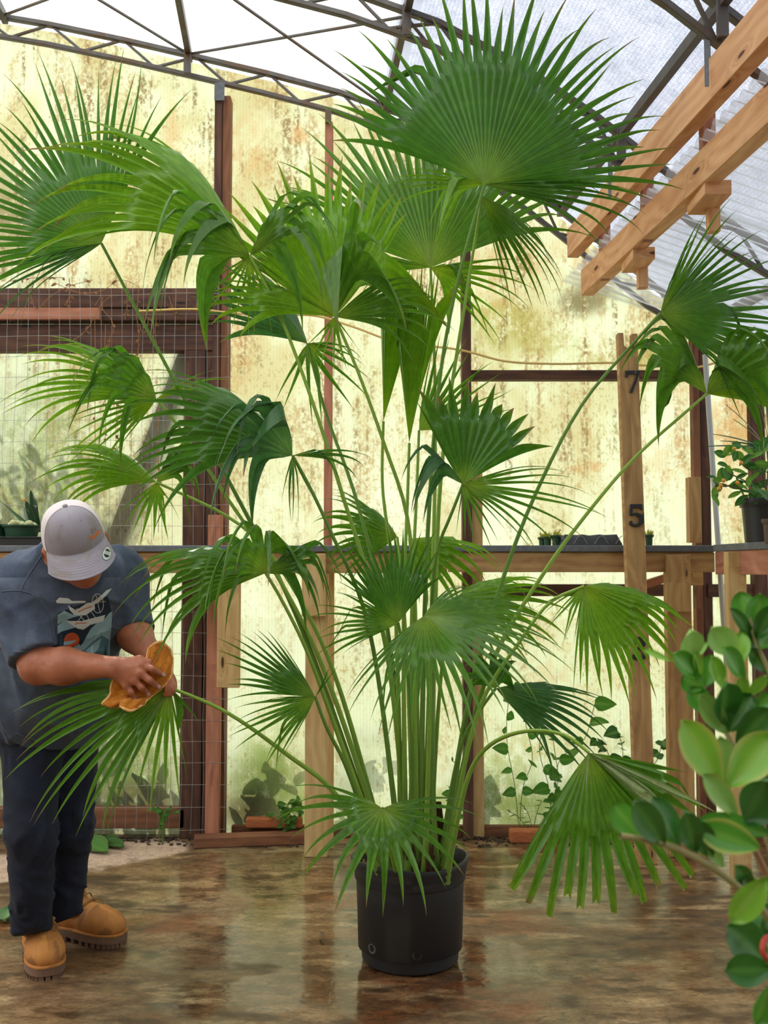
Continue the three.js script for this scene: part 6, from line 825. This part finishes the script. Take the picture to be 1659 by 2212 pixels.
sprig('weed_clump', 'low green weeds growing behind the loose board beside the bench leg', 'weeds', 620, [[[610, 1750], [600, 1738]], [[630, 1745], [640, 1725]], [[645, 1760], [652, 1735]], [[600, 1770], [580, 1758]], [[620, 1765], [625, 1745]]], 4.9, { n: 9, len: 0.04, seed: 31, deep: 0.08 });
sprig('weed_clump', 'small green weeds under the wire mesh by the dark door post', 'weeds', 350, [[[345, 1760], [330, 1745]], [[355, 1755], [365, 1745]], [[340, 1750], [320, 1748]], [[360, 1765], [382, 1752]]], 4.83, { n: 5, len: 0.038, seed: 37 });
sprig('weed_clump', 'thin grassy weeds at the wall foot behind the terracotta brick', 'weeds', 1150, [[[1140, 1755], [1125, 1735]], [[1160, 1755], [1170, 1730]], [[1180, 1760], [1200, 1740]], [[1120, 1765], [1095, 1750]]], 4.93, { n: 5, len: 0.04, seed: 41, shape: 'lance', wide: 0.2 });
sprig('vine_sprig', 'thin vine with few leaves between palm stems and the dark stud', 'vine', 985, [[[985, 1720], [990, 1660], [975, 1640]], [[980, 1740], [970, 1700]]], 4.93, { n: 5, len: 0.05, seed: 47 });
// plants standing outside against the sheet: seen as soft shades through it
for (const [px, ways, sd, label] of [[760, [[[755, 1690], [750, 1640], [765, 1580]], [[770, 1700], [800, 1600], [810, 1570]], [[765, 1720], [780, 1680]], [[750, 1700], [752, 1660]]], 61, 'broad leaves of a weed outside the bright sheet behind the palm stems'], [585, [[[570, 1680], [560, 1640], [575, 1600]], [[600, 1690], [630, 1660], [625, 1620]], [[560, 1710], [540, 1680]]], 63, 'shadowy weed outside the mossy sheet left of the bench leg'], [1010, [[[1015, 1690], [1010, 1650]], [[1030, 1700], [1040, 1660]]], 65, 'weed outside the sheet beside the dark stud'], [300, [[[280, 1680], [260, 1620], [270, 1560]], [[320, 1690], [350, 1640], [340, 1600]]], 67, 'weed outside the door sheet behind the wire mesh']])
  sprig('outside_weed', label, 'weeds', px, ways, 5.09, { n: 6, len: 0.11, seed: sd, wide: 0.8, group: 'weeds outside the end wall' });
{ // bushes a little way behind the sheet, shading its foot and the door
  const bush = (c, rx, ry, rz, n, seed, label) => { const R = rng(seed), t = thing('outside_bush', label, 'bush', V(c.x, -0.12, c.z), 'bushes outside the end wall'); for (let k = 0; k < 5; k++) { const a = R() * 6.283; mesh('stem', tubeGeo([V(0, 0, 0), V(Math.cos(a) * rx * 0.3, ry * 0.5, Math.sin(a) * rz * 0.3), V(Math.cos(a) * rx * 0.6, ry, Math.sin(a) * rz * 0.6)], 0.008, 8, 5), mat({ color: lin(0.1, 0.07, 0.04), roughness: 1 }), t); }
    const gs = []; for (let i = 0; i < n; i++) { const a = R() * 6.283, r = Math.sqrt(R()), y = R(), q = V(Math.cos(a) * r * rx, 0.05 + y * ry * 1.2, Math.sin(a) * r * rz), e = R() * 6.283; gs.push(leafGeo(q, q.clone().add(V(Math.cos(e) * 0.08, (R() - 0.4) * 0.08, Math.sin(e) * 0.08)), 0.05, { n: 3, c0: [0.05, 0.16, 0.02], c1: [0.12, 0.26, 0.04] })); } const f = mesh('foliage', mergeGeometries(gs), M.thinLeaf, t); f.userData.kind = 'stuff'; };
  bush(at(560, 1700, 5.25), 0.22, 0.34, 0.12, 260, 71, 'dark bush outside the sheet right of the door'); bush(at(300, 1700, 5.3), 0.35, 0.45, 0.15, 420, 73, 'bush outside behind the door bottom'); bush(at(1120, 1740, 5.3), 0.4, 0.3, 0.14, 320, 75, 'low bush outside the sheet under the climbing vine'); bush(at(70, 1150, 5.42), 0.42, 2.0, 0.22, 1500, 77, 'tall bush outside behind the door at left'); bush(at(1300, 1760, 5.3), 0.4, 0.3, 0.14, 300, 79, 'low bush outside the sheet behind the measuring post');
}
{ // dried vine tangled in the top of the wire mesh
  const R = rng(83), b = at(250, 640, 4.83), t = thing('dried_vine', 'dried brown vine tangled along the top of the wire mesh', 'vine', b), m = mat({ color: lin(0.34, 0.17, 0.08), roughness: 1 }), ways = [[[60, 615], [70, 650], [78, 668], [110, 640], [150, 618], [200, 605]], [[120, 612], [170, 632], [220, 628], [260, 605], [300, 618]], [[150, 600], [150, 640], [140, 660]], [[205, 660], [220, 640], [222, 668], [240, 690], [245, 715], [238, 730], [236, 757]], [[272, 610], [275, 660], [270, 690]], [[205, 690], [206, 760], [206, 830], [205, 900], [207, 990]], [[228, 700], [226, 800], [228, 900], [227, 1000]], [[300, 620], [296, 680], [300, 730], [296, 790], [297, 870]], [[335, 600], [338, 680], [335, 720], [341, 760]], [[160, 735], [190, 710], [200, 690], [222, 655], [240, 640]], [[300, 665], [320, 690], [310, 720], [300, 700]], [[365, 640], [375, 665], [410, 668], [450, 655]], [[252, 870], [250, 940], [253, 1000]], [[343, 880], [341, 960], [344, 1060], [342, 1150]], [[20, 608], [80, 600], [140, 600]]];
  for (const w of ways) { const pts = w.map(([x, y]) => at(x, y, 4.835 + (R() - 0.5) * 0.01)), c = new THREE.CatmullRomCurve3(pts); mesh('vine_stem', rebase(tubeGeo(pts, 0.0016, 40, 5), b), m, t); for (let k = 0; k < 7; k++) { const q = c.getPoint(R()), a = R() * 6.283, l = 0.014 + R() * 0.016; mesh('dry_leaf', rebase(leafGeo(q, q.clone().add(V(Math.cos(a) * l, -R() * l, Math.sin(a) * l * 0.5)), l * 0.5, { n: 4, c0: [0.36, 0.2, 0.1], c1: [0.5, 0.32, 0.18], cup: 0.4, bend: 0.3 }), b), M.thinLeaf, t); } }
}
// fallen leaves and litter on the floor
for (const [bx, by, tx, ty, w, label, c] of [[172, 1824, 232, 1848, 30, 'glossy green leaf fallen on the pale dry patch of floor', [0.07, 0.2, 0.03]], [188, 1815, 232, 1836, 22, 'green leaf half under another on the dry floor patch', [0.09, 0.22, 0.05]], [228, 1822, 266, 1838, 20, 'crumpled dark green leaf right of the fallen leaves', [0.04, 0.13, 0.02]], [232, 1812, 250, 1830, 16, 'small crumpled leaf behind the fallen leaves', [0.05, 0.14, 0.02]], [185, 1786, 242, 1788, 16, 'pale curled dry leaf at the foot of the door', [0.35, 0.33, 0.2]], [244, 1776, 262, 1798, 24, 'dark curled leaf beside the pale one at the door foot', [0.08, 0.12, 0.05]], [356, 1792, 374, 1772, 16, 'curled brown leaf standing by the dark door post', [0.4, 0.22, 0.1]], [22, 1968, 10, 2000, 34, 'green leaf on the floor behind the near boot', [0.08, 0.2, 0.07]], [163, 1842, 188, 1830, 12, 'thin green leaf beside the jeans on the dry patch', [0.05, 0.15, 0.03]], [1120, 1846, 1146, 1850, 8, 'small brown leaf on the wet floor right of the pot', [0.2, 0.07, 0.03]], [692, 2021, 700, 2036, 5, 'small brown twig on the wet floor left of the pot', [0.12, 0.05, 0.03]]]) {
  const a = onFloor(bx, by).setY(0.012), b = onFloor(tx, ty).setY(0.02), d = -a.z; const o = mesh('fallen_leaf', rebase(leafGeo(a, b, w * d / FOCAL * 1.5, { face: V(0, 1, 0.15), cup: 0.12, bend: 0.08, c0: c, c1: [c[0] * 1.8, c[1] * 1.5, c[2] * 1.6], tilt: 0.2 }), a), M.thickLeaf); o.position.copy(a); tag(o, label, 'leaf', 'fallen leaves');
}
{ // soil and litter along the wall foot
  const R = rng(91), bits = []; for (let i = 0; i < 520; i++) { const px = R() < 0.5 ? 960 + R() * 420 : 180 + R() * 480, z = -4.93 + Math.pow(R(), 2.2) * 0.16, x = at(px, 1790, 4.9).x, s = 0.004 + R() * 0.012, b = new THREE.TetrahedronGeometry(s); b.scale(1.4, 0.6, 1); b.rotateY(R() * 6.28); b.translate(x, s * 0.3, z); bits.push(b); }
  const o = mesh('wall_foot_litter', mergeGeometries(bits), mat({ color: lin(0.05, 0.035, 0.022), roughness: 1 })); o.userData = { kind: 'stuff', label: 'dark soil crumbs along the foot of the end wall', category: 'soil' };
}
renderer.render(scene, camera);
